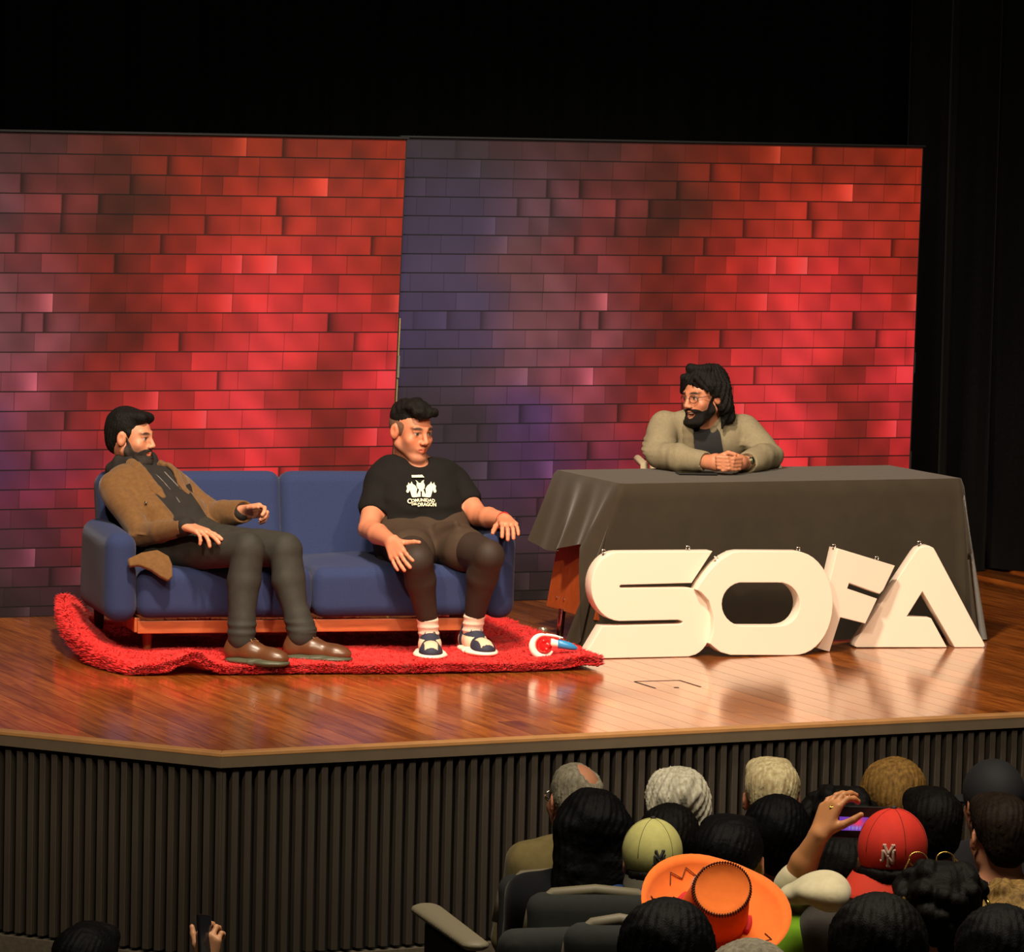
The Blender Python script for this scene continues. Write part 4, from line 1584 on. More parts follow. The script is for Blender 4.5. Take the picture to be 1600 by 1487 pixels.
h = HL(hcA, RA, 0.94)
S = SDF()
S.rs = 0.95
S.ell(h(0, -0.030, 0.046), (0.083, 0.096, 0.084), k=0.01, rot=RA)
S.ell(h(0, 0.030, 0.096), (0.062, 0.052, 0.026), k=0.025, rot=RA)
S.cap(h(-0.04, 0.062, 0.090), h(0.04, 0.064, 0.092), 0.014, k=0.03)
S.ell(h(0, -0.075, -0.01), (0.066, 0.045, 0.07), k=0.03, rot=RA)
for s_ in (-1, 1):
    S.cap(h(s_ * 0.072, 0.018, 0.02), h(s_ * 0.073, 0.012, -0.02), 0.010, 0.006, k=0.015)
S.ell(h(0, 0.115, 0.005), (0.085, 0.065, 0.073), k=0.008, mode='-', rot=RA)
for s_ in (-1, 1):
    S.ell(h(s_ * 0.09, -0.004, -0.012), (0.025, 0.03, 0.042), k=0.008, mode='-', rot=RA)
    S.ell(h(s_ * 0.075, 0.05, -0.03), (0.03, 0.04, 0.045), k=0.006, mode='-', rot=RA)
_st_a = strands(hcA, RA, 0.0011, 40, 3)
S.disp = lambda P: _st_a(P) + wav(P, 0.0032, 75, 4) * np.clip((((P - hcA) @ RA)[:, 2] - 0.05) / 0.03, 0, 1)
S.build('hair', 0.004, M_hair, man_a)
beard_shell(hcA, RA, 0.94, 0.0, 0.009, 5).build('beard', 0.003, M_beard, man_a)
# hooded sweatshirt
S = SDF()
hc, up, rt, fw = torso(S, A, off=0.014)
nk = A['neck']
for a in np.linspace(-2.6, 2.6, 9)[:-1]:
    b = a + 5.2 / 8
    rr = 0.030 + 0.014 * max(0, -cos(a))
    P1 = nk + up * (0.035 - 0.02 * cos(a)) + rt * 0.078 * sin(a) + fw * (0.085 * cos(a) - 0.01)
    P2 = nk + up * (0.035 - 0.02 * cos(b)) + rt * 0.078 * sin(b) + fw * (0.085 * cos(b) - 0.01)
    S.cap(P1, P2, rr, k=0.025)
S.ell(nk - fw * 0.10 + up * 0.035, (0.085, 0.05, 0.05), k=0.03, rot=np.stack([rt, fw, up], 1))
S.cap(nk + up * 0.16 + fw * 0.02, nk + up * 0.03 + fw * 0.035, 0.056, 0.062, k=0.015, mode='-')
for s_ in 'RL':
    S.cap(lerp(A['el' + s_], A['wr' + s_], 0.6), lerp(A['el' + s_], A['wr' + s_], 0.97), 0.036, 0.035, k=0.01)
S.disp = lambda P: wav(P, 0.004, 26, 8) + wav(P, 0.002, 60, 9)
S.build('hooded_sweatshirt', 0.006, M_hood, man_a)
hoodie = S
mcol = MB()
for s_ in (-1, 1):
    pts = []
    for t in np.linspace(0, 1, 7):
        x, y = (247 + 42 * t ** 0.8, 738 + 47 * t) if s_ < 0 else (251 + 34 * t, 737 + 36 * t)
        pts.append(hitsurf(hoodie, x - (8 if s_ < 0 else -6), y, off=0.002))
    o = MB().tube(pts, 0.0022, n=6).build('drawstring', M_cord, man_a, smooth=True)
# jacket
S = SDF()
hc, up, rt, fw = torso(S, A, off=0.022, pelvis=0.108)
arm(S, A, 'R', off=0.016, k=0.014)
arm(S, A, 'L', off=0.016, k=0.014)
ctr = lambda t: lerp(hc, nk, t)
S.cap(ctr(1.12) + fw * 0.12, ctr(0.25) + fw * 0.21, 0.085, 0.115, k=0.02, mode='-')
S.cap(ctr(0.45) + fw * 0.21, ctr(-0.3) + fw * 0.26, 0.115, 0.20, k=0.02, mode='-')
S.cap(nk + up * 0.16, nk + up * 0.02 + fw * 0.02, 0.085, 0.078, k=0.02, mode='-')
for s_ in 'RL':
    S.ell(A['wr' + s_] + unit(A['wr' + s_] - A['el' + s_]) * 0.038, (0.055, 0.055, 0.055), k=0.006, mode='-')
    e = A['el' + s_]
    for t in (-0.22, -0.10, 0.02, 0.14):
        q_ = lerp(e, A['sh' + s_], -t) if t < 0 else lerp(e, A['wr' + s_], t * 1.3)
        S.ell(q_, (0.062, 0.062, 0.010), k=0.015) if t > 0 else None
S.disp = lambda P: wav(P, 0.006, 18, 21) + wav(P, 0.0025, 52, 22)
jk = S.build('jacket', 0.006, M_jacket, man_a)
# lapels lie on the jacket edge
for s_ in (-1, 1):
    L_ = SDF()
    prev = None
    for t in np.linspace(1.02, 0.40, 8):
        wv = 0.084 - 0.012 * (1.02 - t)
        p_ = ctr(t) + rt * s_ * (wv + 0.012) + fw * (0.085 + 0.06 * (1.02 - t) * 1.2)
        for _ in range(12):
            e = S.ev(p_[None])[0]
            g = fw * 0.7 + rt * s_ * 0.5
            p_ = p_ - unit(g) * e * 0.8
        if prev is not None:
            L_.cap(prev, p_, 0.018, 0.018, k=0.012, flat=(unit(fw + rt * s_ * 0.5), 0.45))
        prev = p_
    L_.build('lapel', 0.005, M_jacket, jk)
# jacket tail on the seat
S = SDF()
tp = [(200, 872), (222, 862), (246, 858), (264, 868), (269, 880), (270, 900), (263, 906), (250, 899), (236, 889), (218, 882), (203, 884)]
tc = at(236, 882, 17.46)
tn = unit(V3(0.25, -0.8, 0.55))
th_ = [onplane(x, y, tc, tn) for x, y in tp]
me = bpy.data.meshes.new('jacket_tail')
bm = bmesh.new()
f_ = bm.faces.new([bm.verts.new(p_) for p_ in th_])
r_ = bmesh.ops.extrude_face_region(bm, geom=[f_])
bmesh.ops.translate(bm, vec=Vector(-tn * 0.022), verts=[g for g in r_['geom'] if isinstance(g, bmesh.types.BMVert)])
bmesh.ops.recalc_face_normals(bm, faces=bm.faces)
bmesh.ops.bevel(bm, geom=list(bm.edges), offset=0.006, segments=2, profile=0.5, affect='EDGES', clamp_overlap=True)
for f_ in bm.faces:
    f_.smooth = True
bm.to_mesh(me)
bm.free()
me.materials.append(M_jacket)
link(bpy.data.objects.new('jacket_tail', me), man_a)
p_ = hitsurf(hoodie, 228, 785, off=0.02)
MB().lathe([(0, 0), (0.006, 0), (0.006, 0.003), (0, 0.004)], n=10).build('jacket_button', M_metal, jk, smooth=True, xf=Matrix.Translation(Vector(p_)) @ Matrix.Rotation(radians(90), 4, 'X'))
# jeans
S = SDF()
hcn = (A['hipR'] + A['hipL']) / 2
S.cap(A['hipR'], A['hipL'], 0.115, k=0.03)
for s_ in 'RL':
    leg(S, A, s_, off=0.012)
    S.cap(lerp(A['kn' + s_], A['an' + s_], 0.8), A['an' + s_] + V3(0, 0, 0.0), 0.050, 0.053, k=0.02)
    for t in (0.84, 0.93):
        q_ = lerp(A['kn' + s_], A['an' + s_], t)
        S.ell(q_, (0.058, 0.058, 0.008), k=0.014)
S.disp = lambda P: wav(P, 0.004, 20, 31) + wav(P, 0.0010, 55, 32)
S.build('jeans', 0.006, M_denim, man_a)
shoe(man_a, AF['R'][0], AF['R'][1], RZ - 0.012, M_leather, M_solegr, M_lacebr, high=0.115)
shoe(man_a, AF['L'][0], AF['L'][1], RZ - 0.012, M_leather, M_solegr, M_lacebr, high=0.115)
settle(man_a, V3(A['anR'][0], A['anR'][1], RZ - 0.012))

# ------------------------------------------------------------------ man in the black t-shirt
Bj = dict(hipR=at(630, 850, 17.98), hipL=at(694, 848, 18.05), knR=at(651, 876, 17.60), knL=at(763, 868, 17.70), anR=BF['R'][2], anL=BF['L'][2],
          neck=at(643, 722, 18.25), shR=at(592, 752, 18.16), shL=at(710, 754, 18.24), elR=at(576, 826, 17.93), elL=at(747, 806, 18.06), wrR=at(612, 846, 17.66), wrL=at(789, 812, 17.84), belly=0.03)
hcB = at(643, 672, 18.18)
RBh = frame((0.60, -0.78, -0.14), roll=radians(1))
B_ = SDF()
head(B_, hcB, RBh, sc=1.02, wide=1.0, neck_to=Bj['neck'], neck_r=0.056)
torso(B_, Bj, chest=0.118, waist=0.114)
for s_ in 'RL':
    arm(B_, Bj, s_, bulk=1.04)
    leg(B_, Bj, s_)
hand(B_, Bj['wrR'], at(632, 888, 17.52) - Bj['wrR'], (0.5, 0.8, -0.3), 1, curls=(0.16, 0.2, 0.24, 0.26), thumb=0.15, spread=0.16)
hand(B_, Bj['wrL'], at(800, 826, 17.69) - Bj['wrL'], (-0.15, 0.5, -0.75), -1, curls=(0.40, 0.44, 0.42, 0.36), thumb=0.75, spread=0.10)
man_b = B_.build('person', 0.004, M_skin, None, col=skin_col(hcB, RBh, 1.02, (198, 124, 94), stub=(150, 104, 84)))
tag(man_b, 'short haired man in black printed t-shirt resting one arm on the sofa armrest', 'person')
h = HL(hcB, RBh, 1.02)
S = SDF()
S.ell(h(0, -0.024, 0.050), (0.0775, 0.095, 0.080), k=0.01, rot=RBh)
S.ell(h(0.01, 0.035, 0.105), (0.062, 0.060, 0.030), k=0.03, rot=RBh)
S.cap(h(-0.045, 0.082, 0.090), h(0.045, 0.082, 0.094), 0.018, 0.020, k=0.02)
S.cap(h(-0.01, 0.088, 0.084), h(0.03, 0.090, 0.066), 0.014, 0.007, k=0.02)
S.ell(h(0, 0.115, -0.01), (0.095, 0.06, 0.077), k=0.008, mode='-', rot=RBh)
S.box(h(0, -0.02, -0.062), (0.14, 0.14, 0.085), r=0.02, k=0.02, mode='-', rot=RBh)
_st_b = strands(hcB, RBh, 0.0009, 34, 13)
S.disp = lambda P: _st_b(P) + (wav(P, 0.0034, 80, 14) + wav(P * V3(1, 0.5, 1), 0.002, 170, 15)) * np.clip((((P - hcB) @ RBh)[:, 2] - 0.055) / 0.03, 0, 1)
S.build('hair', 0.004, M_hair, man_b)
S = SDF()
S.ell(h(0, -0.020, 0.02), (0.0785, 0.0985, 0.078), k=0.01, rot=RBh)
S.ell(h(0, 0.115, -0.01), (0.12, 0.085, 0.15), k=0.01, mode='-', rot=RBh)
S.box(h(0, -0.0, -0.12), (0.14, 0.16, 0.075), r=0.02, k=0.02, mode='-', rot=RBh)
for s_ in (-1, 1):
    S.ell(h(s_ * 0.09, -0.012, -0.016), (0.03, 0.026, 0.038), k=0.006, mode='-', rot=RBh)
S.build('cropped_side_hair', 0.004, mat('cropped_hair', (104, 72, 54), rough=0.8, noise=0.3, nscale=150), man_b)
# t-shirt
S = SDF()
hc, up, rt, fw = torso(S, Bj, off=0.014, chest=0.120, waist=0.116)
for s_ in 'RL':
    e = lerp(Bj['sh' + s_], Bj['el' + s_], 0.55)
    S.cap(Bj['sh' + s_], e, 0.062, 0.063, k=0.02)
    dd = unit(Bj['el' + s_] - Bj['sh' + s_])
    S.ell(e + dd * 0.060, (0.068, 0.068, 0.03), k=0.006, mode='-', rot=frame(np.cross(dd, V3(0, 1, 0.2)), dd))
nk = Bj['neck']
S.cap(nk + up * 0.2 + fw * 0.03, nk + up * 0.035 + fw * 0.03, 0.07, 0.069, k=0.008, mode='-')
S.disp = lambda P: wav(P, 0.005, 17, 41) + wav(P * V3(1, 1, 2.5), 0.0022, 40, 42)
tee = S
tee_o = S.build('t_shirt', 0.006, M_tee, man_b)


def lay(surf, polys, name, m, parent, off=0.006):
    V_, F_ = [], []
    for v2, f2 in polys:
        b = len(V_)
        V_ += [tuple(hitsurf(surf, x, y, off=off)) for x, y in v2]
        F_ += [tuple(i + b for i in q_) for q_ in f2]
    me = bpy.data.meshes.new(name)
    me.from_pydata(V_, [], F_)
    me.materials.append(m)
    return link(bpy.data.objects.new(name, me), parent)


def cz(lp, mirror=False):
    return [(620 + (1424 - x if mirror else x) / 18.59, 730 + y / 18.59) for x, y in lp]


dragon = [(340, 428), (372, 480), (395, 480), (432, 408), (455, 470), (540, 530), (592, 620), (575, 720), (588, 790), (634, 690), (650, 640), (690, 700), (690, 850), (480, 872), (440, 858), (392, 700), (375, 650), (342, 732), (295, 732), (273, 690), (300, 620), (284, 540), (328, 490)]
mid_head = [(545, 366), (592, 400), (640, 452), (690, 452), (735, 392), (792, 364), (776, 430), (816, 520), (800, 620), (722, 696), (702, 696), (600, 600), (573, 520), (580, 430)]
polys = [fill2d([cz([(430, 225), (740, 218), (800, 290), (440, 295)])]), fill2d([cz(dragon)]), fill2d([cz(dragon, True)[::-1]]), fill2d([cz(mid_head)])]
tv, tf = text2d('OMUNIDAD', bold=0.03)
polys.append((np.array(cz([(420 + x * 690, 905 + (1 - y) * 95 + 25 * (2 * x - 1) ** 2 - 5) for x, y in tv])), tf))
tv, tf = text2d('C', bold=0.03)
polys.append((np.array(cz([(305 + x * 125, 905 + (1 - y) * 145) for x, y in tv])), tf))
tv, tf = text2d('DEL', bold=0.03)
polys.append((np.array(cz([(435 + x * 165, 1035 + (1 - y) * 68 - 15 * x) for x, y in tv])), tf))
tv, tf = text2d('DRAGON', bold=0.03)
polys.append((np.array(cz([(610 + x * 535, 1015 + (1 - y) * 112 + 14 * (2 * x - 1) ** 2) for x, y in tv])), tf))
lay(tee, polys, 'shirt_print', M_print, man_b)
polys = [fill2d([cz([(735, 770), (800, 760), (812, 800), (770, 830), (730, 810)])])]
# shorts, leggings, socks, shoes
S = SDF()
S.cap(Bj['hipR'], Bj['hipL'], 0.118, k=0.03)
m1 = lerp(hc, nk, 0.2)
S.cap(m1 + rt * 0.07, m1 - rt * 0.07, 0.122, k=0.04, flat=(fw, 0.9))
for s_ in 'RL':
    q_ = lerp(Bj['hip' + s_], Bj['kn' + s_], 0.48)
    S.cap(Bj['hip' + s_], q_, 0.106, 0.096, k=0.03)
    dd = unit(Bj['kn' + s_] - Bj['hip' + s_])
    S.ell(q_ + dd * 0.112, (0.12, 0.12, 0.055), k=0.006, mode='-', rot=frame(np.cross(dd, V3(1, 0.1, 0)), dd))
tip = at(712, 818, 17.86)
S.cap(at(690, 826, 17.92), tip, 0.03, 0.012, k=0.03)
S.disp = lambda P: wav(P, 0.006, 22, 45) + wav(P, 0.002, 50, 46)
S.build('shorts', 0.006, M_short, man_b)
S = SDF()
Bl = dict(Bj)
for s_ in 'RL':
    Bl['an' + s_] = lerp(Bj['an' + s_], Bj['kn' + s_], 0.13)
    leg(S, Bl, s_, off=0.007, bulk=1.04)
S.disp = lambda P: wav(P, 0.0015, 30, 47)
S.build('leggings', 0.006, M_legging, man_b)
for s_ in 'RL':
    S = SDF()
    a, b = lerp(Bj['an' + s_], Bj['kn' + s_], 0.16), Bj['an' + s_] - V3(0, 0, 0.045)
    S.cap(a, b, 0.043, 0.039, k=0.01)
    for t in (0.0, 0.3, 0.6):
        S.ell(lerp(a, b, t), (0.045, 0.045, 0.006), k=0.008)
    S.build('sock', 0.004, M_sock, man_b)
M_sneak = mat('navy_cream_suede', (40, 44, 62), rough=0.75, attr='Col')
M_solew = mat('cream_sole', (240, 222, 205), rough=0.5)
M_lacen = mat('navy_lace', (36, 38, 58), rough=0.8)


def sneaker_cols(Q, d, sd, heel, ln):
    navy, cream, tan = np.array(lin((38, 42, 62))), np.array(lin((238, 208, 180))), np.array(lin((236, 190, 160)))

    def f(P):
        t = ((P - heel) @ d) / ln
        s_ = (P - heel) @ sd
        z = P[:, 2] - heel[2]
        c = np.tile(navy, (len(P), 1))
        toe = (t > 0.66) & (t < 0.93) & (z > 0.026) & (np.abs(s_) < 0.027)
        side = (np.abs(s_) > 0.022) & (t > 0.25) & (t < 0.58) & (z < 0.072)
        c[toe] = tan
        c[side] = cream
        c[(t < 0.14) & (z < 0.07)] = cream
        return c
    return f


shoe(man_b, BF['R'][0], BF['R'][1], RZ - 0.012, M_sneak, M_solew, M_lacen, patches=sneaker_cols, high=0.095, wide=0.047, sole_h=0.03)
shoe(man_b, BF['L'][0], BF['L'][1], RZ - 0.012, M_sneak, M_solew, M_lacen, patches=sneaker_cols, high=0.095, wide=0.047, sole_h=0.03)
wb = MB()
wd = unit(Bj['wrL'] - Bj['elL'])
u1 = unit(np.cross(wd, V3(0, 0, 1)))
u2 = np.cross(wd, u1)
wb.tube([Bj['wrL'] - wd * 0.012 + 0.0305 * (cos(a) * u1 + sin(a) * u2) for a in np.linspace(0, 2 * pi, 25)], 0.0025, n=6, cap=False)
wb.build('red_wristband', mat('red_thread', (190, 24, 22), rough=0.8), man_b, smooth=True)
settle(man_b, V3(Bj['anR'][0], Bj['anR'][1], RZ - 0.012))

# ------------------------------------------------------------------ host behind the table
Cj = dict(hipR=at(1072, 800, 19.45), hipL=at(1142, 800, 19.53), neck=at(1098, 650, 19.29), shR=at(1038, 667, 19.25), shL=at(1162, 672, 19.37),
          elR=at(1030, 712, 19.08), elL=at(1206, 712, 19.25), wrR=at(1108, 722, 18.89), wrL=at(1166, 723, 19.01))
for s_, dx in (('R', -0.06), ('L', 0.1)):
    Cj['kn' + s_] = Cj['hip' + s_] + V3(dx + 0.1, -0.40, 0.02)
    Cj['an' + s_] = V3(Cj['kn' + s_][0] - 0.02, Cj['kn' + s_][1] + 0.06, 0.09)
hcC = at(1099, 619, 19.25)
RC = frame((-0.74, -0.66, -0.10), roll=radians(-4))
B_ = SDF()
head(B_, hcC, RC, sc=1.0, mouth=1.0, neck_to=Cj['neck'], neck_r=0.056)
torso(B_, Cj)
for s_ in 'RL':
    arm(B_, Cj, s_)
    leg(B_, Cj, s_)
    S_ = Cj['an' + s_]
    B_.cap(S_ - V3(0, 0, 0.05), S_ + V3(0, -0.16, -0.055), 0.034, 0.03, k=0.03)
# clasped hands: two palms and interlaced fingers
cR, cL = at(1122, 722, 18.870), at(1152, 722, 18.910)
for c_, wr in ((cR, Cj['wrR']), (cL, Cj['wrL'])):
    B_.cap(wr, lerp(wr, c_, 0.6), 0.029, 0.034, k=0.02)
    B_.ell(lerp(wr, c_, 0.9), (0.036, 0.030, 0.036), k=0.02)
for i in range(4):
    zz = 714 + 5.6 * i
    rr = (0.0092, 0.0095, 0.009, 0.008)[i]
    a, b_, c_ = at(1121 + i * 0.6, zz, 18.835), at(1136 + i, zz + 1.0, 18.822), at(1148 + i * 0.5, zz + 3.2, 18.845)
    B_.cap(a, b_, rr * 1.15, rr, k=0.003)
    B_.cap(b_, c_, rr, rr * 0.9, k=0.003)
    zz += 2.6
    a, b_, c_ = at(1157 - i * 0.6, zz - 1, 18.865), at(1146 - i, zz, 18.832), at(1131 - i * 0.6, zz + 1.4, 18.826)
    B_.cap(a, b_, rr * 1.15, rr, k=0.003)
    B_.cap(b_, c_, rr, rr * 0.9, k=0.003)
B_.cap(at(1124, 713, 18.850), at(1138, 707, 18.840), 0.0115, 0.0098, k=0.008)
B_.cap(at(1138, 707, 18.840), at(1149, 710, 18.840), 0.0098, 0.0085, k=0.004)
B_.cap(at(1154, 713, 18.880), at(1144, 708.5, 18.870), 0.0115, 0.0098, k=0.008)
man_c = B_.build('person', 0.004, M_skin, None, col=skin_col(hcC, RC, 1.0, (188, 122, 92), lip=(150, 70, 62), stub=(60, 42, 34)))
tag(man_c, 'laughing bearded man with glasses in a beige blazer seated behind the table', 'person')
h = HL(hcC, RC)
S = SDF()
S.ell(h(0, -0.028, 0.048), (0.092, 0.108, 0.092), k=0.01, rot=RC)
for s_ in (-1, 1):
    S.cap(h(s_ * 0.084, -0.005, 0.05), h(s_ * 0.088, -0.035, -0.045), 0.026, 0.030, k=0.03)
    S.cap(h(s_ * 0.080, -0.05, 0.03), h(s_ * 0.076, -0.075, -0.10), 0.034, 0.026, k=0.03)
    S.cap(h(s_ * 0.040, 0.070, 0.092), h(s_ * 0.080, 0.045, 0.03), 0.017, 0.012, k=0.02)
S.cap(h(-0.03, 0.088, 0.075), h(-0.046, 0.086, 0.045), 0.007, 0.003, k=0.008)
S.cap(h(-0.055, 0.07, 0.07), h(-0.06, 0.068, 0.034), 0.007, 0.003, k=0.008)
S.cap(h(0, -0.085, 0.02), h(0, -0.095, -0.09), 0.055, 0.04, k=0.03)
S.cap(h(-0.072, -0.045, -0.10), h(-0.070, -0.030, -0.145), 0.016, 0.004, k=0.02)
S.cap(h(0.02, 0.04, 0.13), h(-0.05, 0.0, 0.125), 0.022, 0.02, k=0.02)
S.ell(h(0, 0.118, -0.01), (0.080, 0.066, 0.082), k=0.010, mode='-', rot=RC)
S.ell(h(0, 0.095, -0.06), (0.075, 0.10, 0.07), k=0.010, mode='-', rot=RC)
S.ell(h(-0.088, -0.006, -0.022), (0.022, 0.018, 0.022), k=0.006, mode='-', rot=RC)
S.disp = lambda P: strands(hcC, RC, 0.0032, 26, 17)(P) + wav(P * V3(1, 1, 0.5), 0.003, 60, 18)
S.build('long_hair', 0.004, M_hair, man_c)
beard_shell(hcC, RC, 1.0, 1.0, 0.016, 25).build('beard', 0.003, mat('black_beard', (18, 13, 11), rough=0.75, spec=0.2, noise=0.4, nscale=120, bump=0.5, bscale=400), man_c)
tb = MB()
tb.tube([h(0.018 * sin(a), 0.079 + 0.008 * cos(a), -0.0625) for a in np.linspace(-1.2, 1.2, 9)], 0.0042, n=8)
tb.build('teeth', mat('teeth_ivory', (230, 222, 205), rough=0.3), man_c, smooth=True)
gl = MB()
for s_ in (-1, 1):
    gl.tube([h(s_ * 0.032 + 0.0215 * cos(a), 0.097 - 0.012 * abs(cos(a)) * (1 if s_ * cos(a) > 0 else 0), -0.002 + 0.017 * sin(a)) for a in np.linspace(0, 2 * pi, 25)], 0.0017, n=6, cap=False)
    gl.tube([h(s_ * 0.0535, 0.085, 0.004), h(s_ * 0.076, 0.05, 0.006), h(s_ * 0.083, -0.005, 0.004)], 0.0016, n=6)
gl.tube([h(-0.0105, 0.097, 0.001), h(0, 0.101, 0.004), h(0.0105, 0.097, 0.001)], 0.0017, n=6)
gl.build('eyeglasses', mat('spectacle_frame', (70, 40, 30), rough=0.3), man_c, smooth=True)
# black tee
S = SDF()
hc, up, rt, fw = torso(S, Cj, off=0.012)
nk = Cj['neck']
S.cap(nk + up * 0.2 + fw * 0.03, nk + up * 0.025 + fw * 0.035, 0.06, 0.066, k=0.008, mode='-')
S.disp = lambda P: wav(P, 0.004, 22, 51)
S.build('black_tee', 0.006, mat('charcoal_tee', (30, 30, 32), rough=0.9, noise=0.1, nscale=30), man_c)
M_blazer = mat('beige_linen', (132, 121, 98), rough=0.9, spec=0.2, noise=0.08, nscale=90, bump=0.15, bscale=600)
M_lapel_shade = mat('lapel_linen_shaded', (116, 105, 84), rough=0.9, spec=0.2, noise=0.08, nscale=90)  # blazer linen darkened, shadow along the lapels painted into the colour
S = SDF()
hc, up, rt, fw = torso(S, Cj, off=0.022)
arm(S, Cj, 'R', off=0.018, k=0.014)
arm(S, Cj, 'L', off=0.018, k=0.014)
ctr = lambda t: lerp(hc, nk, t)
S.cap(ctr(1.1) + fw * 0.12 + rt * 0.015, ctr(0.3) + fw * 0.155 + rt * 0.035, 0.080, 0.096, k=0.012, mode='-')
S.cap(nk + up * 0.2 + fw * 0.02, nk + up * 0.04 + fw * 0.02, 0.08, 0.074, k=0.015, mode='-')
for s_ in 'RL':
    S.ell(Cj['wr' + s_] + unit(Cj['wr' + s_] - Cj['el' + s_]) * 0.015, (0.05, 0.05, 0.05), k=0.006, mode='-')
    e = Cj['el' + s_]
    for t in (0.15, 0.32, 0.5):
        S.ell(lerp(e, Cj['sh' + s_], t), (0.066, 0.066, 0.012), k=0.02)
        S.ell(lerp(e, Cj['wr' + s_], t * 0.8), (0.018, 0.06, 0.058), k=0.02)
S.disp = lambda P: wav(P, 0.006, 20, 61) + wav(P, 0.0025, 50, 62)
bz = S.build('blazer', 0.006, M_blazer, man_c)
for s_ in (-1, 1):
    L_ = SDF()
    prev = None
    for t in np.linspace(1.04, 0.50, 8):
        p_ = ctr(t) + rt * (s_ * 0.092 + 0.03) + fw * 0.16
        for _ in range(14):
            e = S.ev(p_[None])[0]
            p_ = p_ - unit(fw * 0.8 + rt * s_ * 0.25) * e * 0.8
        if prev is not None:
            L_.cap(prev, p_, 0.020, 0.020, k=0.012, flat=(unit(fw + rt * s_ * 0.3), 0.40))
        prev = p_
    L_.build('lapel', 0.005, M_lapel_shade, bz)
S = SDF()
S.cap(Cj['hipR'], Cj['hipL'], 0.115, k=0.03)
for s_ in 'RL':
    leg(S, Cj, s_, off=0.012)
S.build('trousers', 0.008, M_denim, man_c)
wt = MB()
wd = unit(cL - Cj['wrL'])
wp = lerp(Cj['wrL'], cL, 0.12)
u1 = unit(np.cross(wd, V3(0, 0, 1)))
u2 = np.cross(u1, wd)
wt.tube([wp + 0.031 * (cos(a) * u1 + sin(a) * u2) for a in np.linspace(0, 2 * pi, 25)], 0.0055, n=6, cap=False)
dirc = unit(V3(0, -1, 0.25) - wd * np.dot(V3(0, -1, 0.25), wd))
wt.tube([wp + dirc * 0.030, wp + dirc * 0.041], [0.017, 0.015], n=16)
wo = wt.build('wristwatch', mat('watch_steel', (150, 150, 120), rough=0.25, metal=0.9), man_c, smooth=True, auto=0.7)
MB().tube([wp + dirc * 0.0412, wp + dirc * 0.0418], [0.012, 0.012], n=16).build('watch_dial', mat('dial_green', (30, 44, 36), rough=0.2), wo)
settle(man_c, V3(hc[0], hc[1], 0))
# ------------------------------------------------------------------ the audience
def seated():
    """a seated listener facing +Y, feet on z = 0, head top at 1.25"""
    j = dict(hipR=V3(0.085, 0, 0.52), hipL=V3(-0.085, 0, 0.52), knR=V3(0.12, 0.42, 0.50), knL=V3(-0.12, 0.42, 0.50), anR=V3(0.12, 0.40, 0.10), anL=V3(-0.12, 0.40, 0.10),
             neck=V3(0, -0.03, 1.005), shR=V3(0.168, -0.03, 0.945), shL=V3(-0.168, -0.03, 0.945), elR=V3(0.190, 0.05, 0.69), elL=V3(-0.190, 0.05, 0.69), wrR=V3(0.11, 0.24, 0.63), wrL=V3(-0.11, 0.24, 0.63))
    return j


PJ = seated()
PH = V3(0, 0.0, 1.135)
RP = np.eye(3)
_s = SDF()
head(_s, PH, RP, neck_to=PJ['neck'])
torso(_s, PJ)
for s_ in 'RL':
    arm(_s, PJ, s_)
    leg(_s, PJ, s_)
    _s.cap(PJ['an' + s_] - V3(0, 0, 0.06), PJ['an' + s_] + V3(0, 0.16, -0.065), 0.038, 0.034, k=0.03)
hand(_s, PJ['wrR'], (-0.4, 0.9, -0.2), (0, -0.1, -1), 1, curl=0.35)
hand(_s, PJ['wrL'], (0.4, 0.9, -0.2), (0, -0.1, -1), -1, curl=0.35)
P_body = _s.mesh('listener', 0.0085)
_co = np.empty(len(P_body.vertices) * 3, np.float32)
P_body.vertices.foreach_get('co', _co)
set_col(P_body, skin_col(PH, RP, 1.0, (190, 130, 100))(_co.reshape(-1, 3)))
P_body.materials.append(M_skin)
_s = SDF()
torso(_s, PJ, off=0.022)
for s_ in 'RL':
    arm(_s, PJ, s_, off=0.014, k=0.02)
    _s.ell(PJ['wr' + s_] + unit(PJ['wr' + s_] - PJ['el' + s_]) * 0.05, (0.06, 0.06, 0.06), k=0.01, mode='-')
_s.cap(PJ['neck'] + V3(0, 0.01, 0.2), PJ['neck'] + V3(0, 0.01, 0.035), 0.064, 0.066, k=0.01, mode='-')
_s.disp = lambda P: wav(P, 0.007, 18, 71) + wav(P, 0.003, 45, 72)
P_shirt = _s.mesh('shirt', 0.0095)
_s.ell(PJ['neck'] + V3(0, -0.085, 0.02), (0.11, 0.06, 0.065), k=0.04)
_s.cap(PJ['neck'] + V3(-0.09, 0.0, 0.02), PJ['neck'] + V3(0.09, 0.0, 0.02), 0.045, k=0.05)
P_hooded = _s.mesh('hooded_top', 0.0095)
_s = SDF()
_s.cap(PJ['hipR'], PJ['hipL'], 0.118, k=0.03)
for s_ in 'RL':
    leg(_s, PJ, s_, off=0.014)
P_trou = _s.mesh('trousers', 0.012)
SHIRT_MATS = {}


